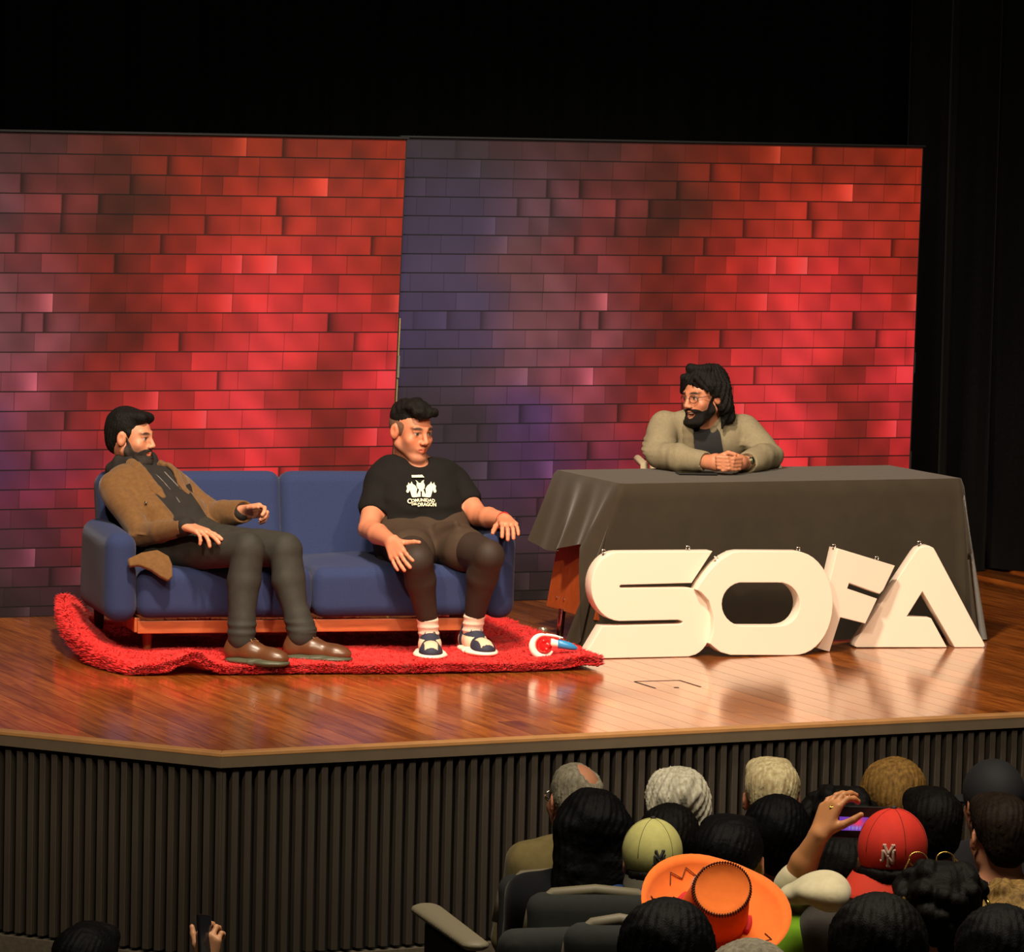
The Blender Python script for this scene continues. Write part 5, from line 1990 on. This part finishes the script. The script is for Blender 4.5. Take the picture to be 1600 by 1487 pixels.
def hair_mesh(kind, seed):
    h = HL(PH, RP)
    S = SDF()
    S.ell(h(0, -0.026, 0.044), (0.083, 0.100, 0.084), k=0.01)
    if kind == 'short':
        S.ell(h(0, -0.075, -0.015), (0.066, 0.042, 0.062), k=0.03)
        S.cap(h(-0.04, 0.05, 0.088), h(0.04, 0.05, 0.088), 0.024, k=0.05)
    if kind == 'full':
        S.ell(h(0, -0.04, 0.035), (0.098, 0.108, 0.100), k=0.02)
        S.ell(h(0, -0.08, -0.03), (0.074, 0.045, 0.07), k=0.03)
    if kind == 'wavy':
        S.ell(h(0.0, -0.035, 0.06), (0.098, 0.112, 0.092), k=0.02)
        S.ell(h(0.055, -0.05, 0.0), (0.046, 0.062, 0.075), k=0.03)
        S.ell(h(-0.055, -0.05, 0.0), (0.046, 0.062, 0.075), k=0.03)
        S.cap(h(-0.05, -0.11, 0.06), h(-0.055, -0.09, -0.03), 0.022, 0.010, k=0.015)
        S.cap(h(0.0, -0.12, 0.07), h(-0.02, -0.105, -0.03), 0.024, 0.010, k=0.015)
        S.cap(h(0.05, -0.11, 0.07), h(0.055, -0.09, -0.04), 0.024, 0.012, k=0.015)
    if kind == 'long':
        S.ell(h(0, -0.035, 0.04), (0.098, 0.110, 0.094), k=0.02)
        for x in (-0.065, -0.025, 0.025, 0.065):
            S.cap(h(x, -0.075, 0.02), h(x * 1.25, -0.10, -0.26), 0.046, 0.036, k=0.03)
    if kind == 'curly':
        r_ = np.random.default_rng(seed)
        S.ell(h(0, -0.03, 0.045), (0.100, 0.112, 0.100), k=0.02)
        for _ in range(46):
            d = unit(r_.normal(size=3) * V3(1, 1, 0.8) + V3(0, -0.5, 0.25))
            S.ell(h(0, -0.03, 0.035) + d * V3(0.10, 0.112, 0.10), (0.024, 0.024, 0.022), k=0.008)
    if kind == 'bob':
        S.ell(h(0, -0.035, 0.04), (0.098, 0.108, 0.094), k=0.02)
        for s_ in (-1, 1):
            S.cap(h(s_ * 0.078, -0.02, 0.0), h(s_ * 0.082, -0.02, -0.11), 0.034, 0.026, k=0.03)
        S.cap(h(0, -0.09, 0.0), h(0, -0.085, -0.10), 0.06, 0.045, k=0.03)
    if kind == 'nape':
        S.ops.clear()
        S.ell(h(0, -0.03, -0.02), (0.080, 0.095, 0.055), k=0.01)
        S.ell(h(0, -0.07, -0.045), (0.066, 0.036, 0.045), k=0.03)
        S.box(h(0, 0, 0.08), (0.2, 0.2, 0.09), r=0.01, k=0.008, mode='-')
    if kind == 'fringe':
        S.ops.clear()
        S.ell(h(0, -0.03, 0.01), (0.082, 0.100, 0.070), k=0.01)
        S.ell(h(0, -0.08, -0.03), (0.068, 0.036, 0.055), k=0.03)
        S.ell(h(0, -0.028, 0.040), (0.080, 0.0995, 0.084), k=0.01)
        S.ell(h(0.026, -0.085, 0.105), (0.034, 0.060, 0.040), k=0.03, mode='-')
    S.ell(h(0, 0.122, -0.012), (0.085, 0.072, 0.080), k=0.010, mode='-')
    if kind in ('short', 'fringe', 'nape'):
        for s_ in (-1, 1):
            S.ell(h(s_ * 0.09, 0.0, -0.016), (0.03, 0.034, 0.04), k=0.008, mode='-')
            S.ell(h(s_ * 0.08, 0.055, -0.04), (0.04, 0.05, 0.05), k=0.008, mode='-')
    a = {'curly': 0.004, 'wavy': 0.0035, 'long': 0.0025}.get(kind, 0.0016)
    f = {'curly': 90, 'wavy': 70}.get(kind, 120)
    st = strands(PH, RP, {'wavy': 0.0035, 'curly': 0.001}.get(kind, 0.0018), {'wavy': 20, 'long': 34}.get(kind, 38), seed, tilt=0.5)
    S.disp = lambda P: st(P) + wav(P, a * 0.6, f, seed)
    me = S.mesh('hair', 0.0055)
    return me


HAIRS = {k: hair_mesh(k, i * 7 + 3) for i, k in enumerate(('short', 'full', 'wavy', 'long', 'curly', 'bob', 'fringe', 'nape'))}


def hmat(name, rgb, rgb2, rough=0.62):
    return mat(name, rgb, rough=rough, spec=0.10, rgb2=rgb2, nscale=90, bump=0.25, bscale=420, stretch=(1, 1, 0.2))


MH = {'black': hmat('audience_black_hair', (5, 5, 6), (10, 9, 11)), 'brown': hmat('audience_brown_hair', (24, 17, 13), (38, 28, 21)), 'dark': hmat('audience_dark_hair', (9, 7, 7), (18, 15, 14)),
      'white': hmat('white_hair', (224, 218, 200), (170, 160, 138)), 'blonde': hmat('ash_blonde_hair', (224, 208, 166), (170, 148, 108)), 'gold': hmat('golden_hair', (150, 112, 58), (92, 66, 34)),
      'grey': hmat('grey_fringe_hair', (150, 142, 124), (110, 102, 88)), 'sand': hmat('sandy_hair', (150, 118, 66), (84, 62, 36))}


def smat(rgb):
    if rgb not in SHIRT_MATS:
        SHIRT_MATS[rgb] = mat('audience_cloth', rgb, rough=0.9, spec=0.15, noise=0.12, nscale=30, sheen=0.15)
    return SHIRT_MATS[rgb]


def child(name, me, m, parent):
    o = link(bpy.data.objects.new(name, me), parent)
    if not me.materials:
        me.materials.append(m)
    o.material_slots[0].link = 'OBJECT'
    o.material_slots[0].material = m
    return o


M_trou = mat('dark_trousers', (34, 34, 40), rough=0.9)


def listener(label, px, py, Y, hair, hcol, shirt, yaw=8.0, top=1.262, zf=None, group=None, top_kind='shirt', tilt=0.0, sx=1.0):
    """head top seen at px, py; the height follows from the raked floor"""
    p = at(px, py, Y)
    zf = floor_z(Y) if zf is None else zf
    sc = (p[2] - zf) / top
    o = link(bpy.data.objects.new('person', P_body))
    o.location = (p[0], p[1], zf)
    o.rotation_euler = (0, 0, radians(yaw))
    o.scale = (sc * sx, sc * sx, sc)
    tag(o, label, 'person', group)
    child({'shirt': 'shirt', 'hooded': 'hooded_top'}[top_kind], P_shirt if top_kind == 'shirt' else P_hooded, smat(shirt), o)
    child('trousers', P_trou, M_trou, o)
    if hair:
        hq = child('hair', HAIRS[hair], MH[hcol], o)
    return o


h = HL(PH, RP)


def cap_meshes():
    S = SDF()
    S.ell(h(0, -0.012, 0.036), (0.090, 0.108, 0.100), k=0.01)
    S.box(h(0, 0, -0.115), (0.2, 0.2, 0.085), r=0.01, k=0.012, mode='-')
    crown = S
    k = MB()
    v, f = [], []
    N, M_ = 28, 6
    for side in (0, 1):
        for i in range(N + 1):
            a = radians(-72 + 144 * i / N)
            L_ = 0.068 * max(0.0, cos(radians(-90 + 180 * i / N))) ** 0.55 + 0.002
            rx, ry = 0.088 * sin(a), -0.012 - 0.105 * cos(a)
            for q in range(M_ + 1):
                t = q / M_
                out = L_ * t
                drop = 0.62 * out + 2.4 * out * out + 0.012 * (1 - cos(a)) * t
                v.append(tuple(h(rx + sin(a) * out * 0.45, ry - cos(a) * out * 0.62, -0.026 - drop - 0.004 * side)))
    W = (N + 1) * (M_ + 1)
    for i in range(N):
        for q in range(M_):
            a = i * (M_ + 1) + q
            f.append((a, a + 1, a + M_ + 2, a + M_ + 1))
            f.append((W + a, W + a + M_ + 1, W + a + M_ + 2, W + a + 1))
        a = i * (M_ + 1) + M_
        f.append((a, a + M_ + 1, W + a + M_ + 1, W + a))
    S2 = k.add(v, f)
    return crown, S2


CAPS = cap_meshes()


def ny_logo(surf, c2, size, name, m, parent, y_from=-0.4):
    """interlocking letter monogram laid on the back of the cap"""
    def pt(u, v):
        P = PH + V3(c2[0] + u * size, y_from, c2[1] + v * size)
        for _ in range(50):
            e = surf.ev(P[None])[0]
            P = P + V3(0, min(e, 0.1) * 0.9, 0)
            if e < 5e-4:
                break
        return P - V3(0, 0.0018, 0)
    strokes = [[(-0.62, -0.45), (-0.42, -0.40), (-0.42, 0.45)], [(-0.42, 0.45), (0.38, -0.62)], [(0.38, -0.62), (0.38, 0.40), (0.56, 0.46)], [(-0.30, 0.82), (0.0, 0.10)], [(0.36, 0.82), (0.0, 0.10)], [(0.0, 0.10), (0.0, -0.85)], [(-0.16, -0.85), (0.16, -0.85)], [(-0.44, 0.82), (-0.18, 0.82)], [(0.22, 0.82), (0.50, 0.82)]]
    k = MB()
    for st in strokes:
        dense = []
        for a, b in zip(st[:-1], st[1:]):
            for t in np.linspace(0, 1, 7)[:-1]:
                dense.append(pt(a[0] + (b[0] - a[0]) * t, a[1] + (b[1] - a[1]) * t))
        dense.append(pt(*st[-1]))
        k.tube(dense, 0.0042 * size / 0.032, n=6)
    return k.build(name, m, parent, smooth=True)


def flat_cap(o, rgb, logo_rgb, brim_back=True, button=True, logo=True, rot=0.0, eyelet=None, dz=0.0):
    m = mat('cap_twill', rgb, rough=0.85, noise=0.08, nscale=40, bump=0.1, bscale=600)
    cp = CAPS[0].build('cap', 0.005, m, o)
    br = CAPS[1].build('cap_brim', mat('cap_brim_twill', eyelet or rgb, rough=0.85), cp, smooth=True, xf=Matrix.Translation(Vector(PH)) @ Matrix.Rotation(radians(rot), 4, 'Z') @ Matrix.Translation(-Vector(PH)))
    k = MB()
    for a in (0.0, 60.0, 120.0):
        pts = []
        for t in np.linspace(-1.45, 1.45, 22):
            d = V3(cos(radians(a)) * sin(t), sin(radians(a)) * sin(t), cos(t))
            q_ = h(0, -0.012, 0.02) + d * 0.05
            for _ in range(30):
                e = CAPS[0].ev(q_[None])[0]
                q_ = q_ + d * (-e) * 0.9
            if q_[2] > PH[2] - 0.005:
                pts.append(q_)
        k.tube(pts, 0.0012, n=5)
    k.build('seam', mat('seam_thread', tuple(int(c * 0.6) for c in rgb), rough=0.9), cp, smooth=True)
    MB().lathe([(0, 0.006), (0.006, 0.005), (0.0085, 0.001), (0.0085, -0.004)], h(0, -0.012, 0.137), n=14).build('button', mat('cap_button', (40, 30, 24), rough=0.7), cp, smooth=True)
    ny_logo(CAPS[0], (0.010, 0.030), 0.032, 'monogram', mat('monogram_thread', logo_rgb, rough=0.7), cp)
    return cp


# front row
bald = listener('balding grey man with glasses in an olive shirt, front audience row', 897, 1193, 12.9, 'fringe', 'grey', (112, 98, 62), yaw=24, top=1.25)
gk = MB()
for s_ in (-1, 1):
    gk.tube([h(s_ * 0.032 + 0.0215 * cos(a), 0.100, -0.002 + 0.017 * sin(a)) for a in np.linspace(0, 2 * pi, 21)], 0.0018, n=6, cap=False)
    gk.tube([h(s_ * 0.0535, 0.096, 0.004), h(s_ * 0.078, 0.05, 0.006), h(s_ * 0.086, -0.012, 0.006)], 0.0018, n=6)
gk.build('eyeglasses', M_metal, bald, smooth=True)
listener('person with wavy white hair, seated near the balding man in front row', 1058, 1195, 12.9, 'wavy', 'white', (36, 32, 34), yaw=6, top=1.285)
listener('person with short ash blonde hair and visible ears, front row centre', 1206, 1181, 12.7, 'short', 'blonde', (62, 58, 62), yaw=4, top=1.265)
listener('person with smooth golden bob hair in the front audience row', 1394, 1184, 12.7, 'bob', 'gold', (42, 36, 34), yaw=10)
pk = listener('person in a black cap, far end of the front audience row', 1552, 1186, 12.6, 'nape', 'black', (34, 32, 36), yaw=18, top=1.268)
k = MB()
m_ = mat('black_cap_twill', (24, 24, 30), rough=0.8)
kc = CAPS[0].build('cap', 0.007, m_, pk)
S = SDF()
S.ell(h(0, 0.13, -0.008), (0.075, 0.075, 0.010), k=0.02)
S.build('cap_brim', 0.006, m_, kc)
# second row
listener('person with long straight black hair in a black top, behind the balding man', 925, 1226, 11.9, 'long', 'black', (16, 16, 20), yaw=6, top=1.275, sx=1.08)
listener('dark haired person half hidden behind the beige cap', 1046, 1252, 12.1, 'full', 'dark', (24, 22, 26), yaw=2, top=1.27)
listener('person with thick black hair between ash blonde head and raised arm', 1214, 1238, 11.8, 'full', 'black', (120, 112, 104), yaw=0, top=1.27)
listener('person with curly dark brown hair just above the raised phone hand', 1310, 1222, 12.0, 'curly', 'dark', (60, 22, 22), yaw=8, top=1.285)
listener('person with glossy dark hair between the red cap and golden bob', 1456, 1228, 11.9, 'short', 'dark', (40, 38, 42), yaw=12)
listener('person with cropped brown hair under the black cap wearer', 1563, 1236, 11.6, 'short', 'brown', (22, 20, 22), yaw=14, top=1.265)
# third and fourth rows
bc = listener('person in a beige monogram cap worn backwards and blue jacket', 1020, 1275, 11.4, 'nape', 'dark', (30, 52, 104), yaw=4, top=1.275, top_kind='hooded')
flat_cap(bc, (188, 182, 112), (58, 52, 52), eyelet=(70, 66, 54))
listener('person with short black hair and green top, between beige cap and orange hat', 1140, 1269, 10.8, 'short', 'black', (112, 156, 34), yaw=-8, top=1.268, top_kind='hooded', sx=1.12)
pm = listener('person filming with a raised arm, red and black top and white hood', 1318, 1298, 11.35, 'full', 'dark', (150, 34, 22), yaw=4, top=1.27)
rc = listener('person in a bright red monogram cap with turned brim', 1398, 1259, 10.7, 'nape', 'dark', (66, 60, 58), yaw=-16, top=1.275)
flat_cap(rc, (206, 40, 22), (196, 160, 146), eyelet=(200, 50, 26), rot=-28)
oh = listener('person in a wide orange felt hat and mustard jacket', 1112, 1346, 10.2, 'nape', 'dark', (168, 138, 56), yaw=-4, top=1.27, top_kind='hooded', sx=1.1)
gp = listener('person with curly dark hair and spectacles pushed up on the head', 1468, 1338, 9.6, 'curly', 'dark', (26, 24, 28), yaw=8, top=1.285)
listener('person with sandy curly hair at the picture edge behind the glasses wearer', 1584, 1368, 9.8, 'curly', 'sand', (30, 28, 34), yaw=10, top=1.285)
# last rows, large dark heads cut by the frame
listener('large black haired head before the orange hat', 1042, 1398, 8.2, 'full', 'black', (24, 24, 28), yaw=2, top=1.27)
listener('round dark brown head beneath the red cap, cut by the frame', 1370, 1390, 8.2, 'full', 'dark', (34, 32, 34), yaw=4, top=1.27)
listener('head with greying dark hair, only its top above the frame edge', 1172, 1462, 8.0, 'full', 'grey', (40, 38, 40), yaw=0, top=1.27)
listener('dark haired head low at the bottom, apart from the crowd', 139, 1440, 11.6, 'short', 'black', (40, 38, 36), yaw=-20, top=1.262, zf=-1.2)
listener('dark head in the corner under the sandy curls', 1560, 1408, 8.6, 'full', 'black', (20, 20, 24), yaw=6, top=1.27)

# orange hat: shallow crown tipped back, wide brim
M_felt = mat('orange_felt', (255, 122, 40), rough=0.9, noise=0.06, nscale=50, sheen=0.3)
M_felt_shade = mat('orange_felt_shaded', (214, 92, 26), rough=0.9, noise=0.06, nscale=50)  # darker copy of the felt: the crown side's shade put into its colour
M_stitch = mat('brown_stitch', (84, 40, 16), rough=0.8)
hat = empty('orange_hat')
hat.parent = oh
hat.matrix_parent_inverse = Matrix.Identity(4)
bpy.context.view_layer.update()
hat.location = Matrix.LocRotScale(oh.location, oh.rotation_euler, oh.scale).inverted() @ Vector(tuple(at(1112, 1434, 10.08)))
hat.rotation_euler = (radians(36), radians(19), radians(-6))
n = 48
k = MB()
ringv = []
for r_, z in ((0.082, 0.0), (0.13, -0.004), (0.170, 0.004), (0.184, 0.022), (0.186, 0.027), (0.167, 0.012), (0.13, 0.004), (0.086, 0.006)):
    for i in range(n):
        a = 2 * pi * i / n
        up_ = 0.045 * max(0, abs(cos(a)) - 0.2) * ((r_ - 0.08) / 0.11) ** 2
        ringv.append((r_ * 1.0 * cos(a), r_ * 1.0 * sin(a), z + up_))
f = []
for j in range(7):
    for i in range(n):
        f.append((j * n + i, j * n + (i + 1) % n, (j + 1) * n + (i + 1) % n, (j + 1) * n + i))
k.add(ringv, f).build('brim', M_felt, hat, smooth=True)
def tip_top(k):
    k.v = [(x, y, z + (0.42 * y + 0.02) * max(0, z / 0.106) ** 2) for x, y, z in k.v]
    return k


k = MB()
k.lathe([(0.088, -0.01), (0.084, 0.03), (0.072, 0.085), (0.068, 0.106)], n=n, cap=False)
tip_top(k).build('crown_side', M_felt_shade, hat, smooth=True, auto=0.7)
k = MB()
k.lathe([(0.069, 0.104), (0.064, 0.106), (0.052, 0.101), (0.03, 0.098), (0.0, 0.097)], n=n, cap=False)
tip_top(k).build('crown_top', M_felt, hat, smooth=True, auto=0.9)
k = MB()
for i in range(64):
    a = 2 * pi * i / 64
    k.tube([(0.0665 * cos(a), 0.0665 * sin(a), 0.108), (0.0715 * cos(a + 0.03), 0.0715 * sin(a + 0.03), 0.099)], 0.0022, n=5)
tip_top(k).build('rim_stitching', M_stitch, hat, smooth=True)
k = MB()
for a0 in (radians(100), radians(-60), radians(190)):
    pts = []
    for i in range(8):
        a = a0 + i * 0.15
        r_ = 0.135 if i % 2 else 0.158
        up_ = 0.045 * max(0, abs(cos(a)) - 0.2) * ((r_ - 0.08) / 0.11) ** 2
        pts.append((r_ * 1.0 * cos(a), r_ * 1.0 * sin(a), 0.0095 + up_ + (0.004 if r_ > 0.15 else -0.002)))
    k.tube(pts, 0.0016, n=5)
k.build('zigzag_stitching', M_stitch, hat)
m_ = mat('red_band', (206, 24, 36), rough=0.8)
for a0 in (radians(8), radians(172)):
    pts = [(0.090 * cos(a0 + t), 0.090 * sin(a0 + t), 0.012) for t in np.linspace(-0.3, 0.3, 8)]
    MB().tube(pts, 0.008, n=8).build('red_band', m_, hat, smooth=True)

# spectacles pushed up on the head
gk = MB()
for s_ in (-1, 1):
    gk.tube([h(s_ * 0.034 + 0.023 * cos(a), 0.075 + 0.01 * sin(a), 0.128 + 0.018 * sin(a)) for a in np.linspace(0, 2 * pi, 21)], 0.002, n=6, cap=False)
    gk.tube([h(s_ * 0.057, 0.072, 0.13), h(s_ * 0.098, 0.0, 0.09), h(s_ * 0.105, -0.085, 0.05)], 0.0025, n=6)
    gk.tube([h(s_ * 0.100, -0.062, 0.062), h(s_ * 0.106, -0.09, 0.045)], 0.005, n=8)
gk.build('eyeglasses', mat('gilt_frame', (200, 160, 80), rough=0.25, metal=0.9), gp, smooth=True)

# white hood and raised filming arm
M_cream2 = mat('cream_fleece', (206, 194, 162), rough=0.95, noise=0.08, nscale=30, sheen=0.3)
S = SDF()
wp_ = lambda x, y, Y: at(x, y, Y)
S.ell(at(1283, 1392, 10.55), (0.070, 0.07, 0.040), k=0.02)
S.ell(at(1252, 1398, 10.6), (0.055, 0.06, 0.030), k=0.03)
S.ell(at(1300, 1402, 10.55), (0.045, 0.06, 0.040), k=0.03)
S.disp = lambda P: wav(P, 0.006, 35, 81)


def in_local(o, me):
    me.transform(Matrix.LocRotScale(o.location, o.rotation_euler, o.scale).inverted())
    return me


me = in_local(pm, S.mesh('white_hood', 0.006))
child('white_hood', me, M_cream2, pm)
S = SDF()
elb, wri = at(1238, 1382, 10.75), at(1280, 1304, 10.7)
S.cap(elb, lerp(elb, wri, 0.45), 0.036, 0.034, k=0.01)
S.cap(lerp(elb, wri, 0.45), wri, 0.034, 0.024, k=0.01)
S.cap(at(1262, 1418, 10.85), elb, 0.042, 0.038, k=0.01)
hand(S, wri, at(1298, 1262, 10.72) - wri, V3(0.75, 0.55, -0.1), -1, curls=(0.62, 0.55, 0.5, 0.5), thumb=0.35, spread=0.10, sc=0.92)
me = S.mesh('raised_arm', 0.004)
set_col(me, np.tile(np.array(lin((190, 128, 84))), (len(me.vertices), 1)))
me = in_local(pm, me)
child('raised_arm', me, M_skin, pm)
S = SDF()
S.cap(lerp(elb, wri, -0.05), lerp(elb, wri, 0.12), 0.043, 0.041, k=0.01)
S.cap(at(1262, 1418, 10.85), elb, 0.050, 0.044, k=0.01)
me = in_local(pm, S.mesh('cream_sleeve', 0.005))
child('cream_sleeve', me, M_cream2, pm)
rg = MB().tube([at(1304, 1258, 10.70) + 0.011 * V3(cos(a), 0.25 * sin(a), 0.35 * cos(a) + sin(a) * 0.3) for a in np.linspace(0, 2 * pi, 17)], 0.0022, n=6, cap=False)
o = rg.build('finger_ring', mat('gold_ring', (220, 180, 90), rough=0.2, metal=1.0), None, smooth=True)
in_local(pm, o.data)
o.parent = pm

# phone held up by the raised hand
pp = at(1348, 1284, 10.78)
tel = empty('smartphone', pp, radians(4))
tel.rotation_euler = (radians(-8), radians(1), radians(4))
tag(tel, 'black smartphone held up sideways, showing the stage on its screen', 'phone')
MB().box((0, 0, 0), (0.086, 0.004, 0.040)).build('phone_body', M_blk, tel, bevel=0.003)
m_ = bpy.data.materials.new('phone_screen')
m_.use_nodes = True
nt = m_.node_tree
b = nt.nodes['Principled BSDF']
b.inputs['Base Color'].default_value = (0.005, 0.005, 0.006, 1)
a = nt.nodes.new('ShaderNodeAttribute')
a.attribute_name = 'Col'
nt.links.new(a.outputs['Color'], b.inputs['Emission Color'])
b.inputs['Emission Strength'].default_value = 1.0
gx, gz = np.meshgrid(np.linspace(-0.060, 0.060, 33), np.linspace(-0.022, 0.012, 13))
gx, gz = gx.ravel(), gz.ravel()
me = mesh_np('phone_screen', np.stack([gx, np.full_like(gx, -0.0045), gz], 1), quads=[(j * 33 + i, j * 33 + i + 1, (j + 1) * 33 + i + 1, (j + 1) * 33 + i) for j in range(12) for i in range(32)], smooth=False)
base = np.tile(V3(110, 60, 170), (len(gx), 1))
w_ = np.exp(-((gx + 0.012) / 0.016) ** 2 - ((gz + 0.002) / 0.012) ** 2)[:, None]
base = base * (1 - w_) + V3(235, 60, 90) * w_
w_ = (np.exp(-((gx + 0.02) / 0.02) ** 2 - ((gz + 0.015) / 0.005) ** 2) * (0.5 + 0.5 * np.sin(gx * 700)))[:, None]
base = base * (1 - w_) + V3(130, 170, 230) * w_
set_col(me, (base / 255) ** 2.2)
me.materials.append(m_)
link(bpy.data.objects.new('phone_screen', me), tel)

# lone hand with a phone at the lower edge
fp = at(324, 1500, 11.2)
zf = -1.2
o = link(bpy.data.objects.new('person', P_body))
pb = at(300, 1530, 11.4)
sc = 0.9
o.location = (pb[0], pb[1], zf)
o.scale = (sc, sc, sc)
tag(o, 'person below the frame holding a phone up against the slats', 'person')
child('shirt', P_shirt, smat((40, 38, 36)), o)
child('trousers', P_trou, M_trou, o)
child('hair', HAIRS['short'], MH['black'], o)
S = SDF()
wri = at(322, 1506, 11.0)
S.cap(at(316, 1570, 11.1), wri, 0.034, 0.025, k=0.01)
hand(S, wri, at(327, 1460, 11.0) - wri, V3(0.3, 0.9, 0.1), 1, curls=(0.9, 1.0, 1.0, 1.0), thumb=0.6, sc=0.85)
me = S.mesh('raised_hand', 0.004)
set_col(me, np.tile(np.array(lin((196, 140, 104))), (len(me.vertices), 1)))
bpy.context.view_layer.update()
me.transform(Matrix.LocRotScale(o.location, o.rotation_euler, o.scale).inverted())
child('raised_hand', me, M_skin, o)
q_ = at(320, 1462, 10.98)
t2 = empty('smartphone', q_, radians(30))
t2.rotation_euler = (radians(-12), radians(12), radians(60))
tag(t2, 'phone held upright in a lone hand against the dark slats', 'phone')
MB().box((0, 0, 0), (0.030, 0.004, 0.055)).build('phone_body', M_blk, t2, bevel=0.003)
MB().box((0, -0.0042, 0), (0.027, 0.0004, 0.051)).build('glass_screen', mat('phone_glass', (26, 28, 34), rough=0.1), t2)

# theatre seats that show between the listeners
M_seat = mat('grey_seat_cloth', (34, 35, 34), rough=0.95, noise=0.12, nscale=50)
M_rim = mat('pale_seat_rim', (112, 103, 84), rough=0.6)


def theatre_seat(label, px, py, Y, yaw=4.0, w=0.25):
    p = at(px, py, Y)
    t = empty('theatre_seat', (p[0], p[1], floor_z(Y)), radians(yaw))
    H_ = p[2] - floor_z(Y)
    tag(t, label, 'seat', 'theatre seats among the audience')
    S = SDF()
    S.box((0, 0.0, H_ - 0.26), (w, 0.045, 0.26), r=0.045, k=0.01)
    S.build('backrest', 0.012, M_seat, t)
    pts = [V3(-w + 0.0, 0.0, H_ - 0.14), V3(-w + 0.015, 0.0, H_ - 0.05), V3(-w + 0.07, 0.0, H_ - 0.004), V3(0, 0, H_ + 0.006), V3(w - 0.07, 0, H_ - 0.004), V3(w - 0.015, 0, H_ - 0.05), V3(w, 0, H_ - 0.14)]
    MB().tube(pts, 0.016, n=10).build('pale_rim', M_rim, t, smooth=True)
    S = SDF()
    S.box((0, 0.26, 0.40), (w - 0.02, 0.22, 0.05), r=0.04, k=0.01)
    S.build('seat_cushion', 0.014, M_seat, t)
    for sx in (-1, 1):
        MB().box((sx * (w + 0.035), 0.2, 0.56), (0.03, 0.2, 0.018)).build('armrest', M_rim, t, bevel=0.012)
        MB().box((sx * (w + 0.035), 0.2, 0.27), (0.02, 0.13, 0.275)).build('side_frame', M_seat, t, bevel=0.006)
    return t


theatre_seat('grey theatre seat, pale rim, beneath the balding man', 878, 1366, 12.4, w=0.185)
theatre_seat('grey theatre seat, pale rim, behind the long black hair', 930, 1394, 11.2, w=0.18)
theatre_seat('grey theatre seat before the blue jacket, beside the mustard shoulder', 968, 1441, 9.9, w=0.13)
# aisle seat, only its armrest and shoulder show
a1_ = at(742, 1476, 10.0)
a0_ = onz(676, 1428, a1_[2])
fwd_ = unit(a0_ - a1_)
t = empty('theatre_seat', (a1_[0], a1_[1], floor_z(10.0)), 0.0)
tag(t, 'aisle end theatre seat with a long pale armrest beside the slatted stage front', 'seat', 'theatre seats among the audience')
base_ = V3(a1_[0], a1_[1], floor_z(10.0))
S = SDF()
S.cap(a1_ - base_, a1_ - base_ + fwd_ * 0.44, 0.034, 0.040, k=0.01, flat=(V3(0, 0, 1), 0.4))
S.build('armrest', 0.006, M_rim, t)
sd_ = V3(fwd_[1], -fwd_[0], 0)
rot_ = np.stack([sd_, fwd_, V3(0, 0, 1)], 1)
ha = (a1_ - base_)[2]
MB().box(V3(0, 0, ha / 2 - 0.01) + fwd_ * 0.22, (0.022, 0.16, ha / 2 - 0.01), rot_).build('side_frame', M_seat, t, bevel=0.006)
S = SDF()
S.box(sd_ * 0.27 + V3(0, 0, ha - 0.12) - fwd_ * 0.02, (0.22, 0.04, 0.16), r=0.04, k=0.01, rot=rot_)
S.build('backrest', 0.012, M_seat, t)
S = SDF()
S.box(sd_ * 0.27 + V3(0, 0, ha - 0.17) + fwd_ * 0.22, (0.21, 0.2, 0.05), r=0.04, k=0.01, rot=rot_)
S.build('seat_cushion', 0.014, M_seat, t)
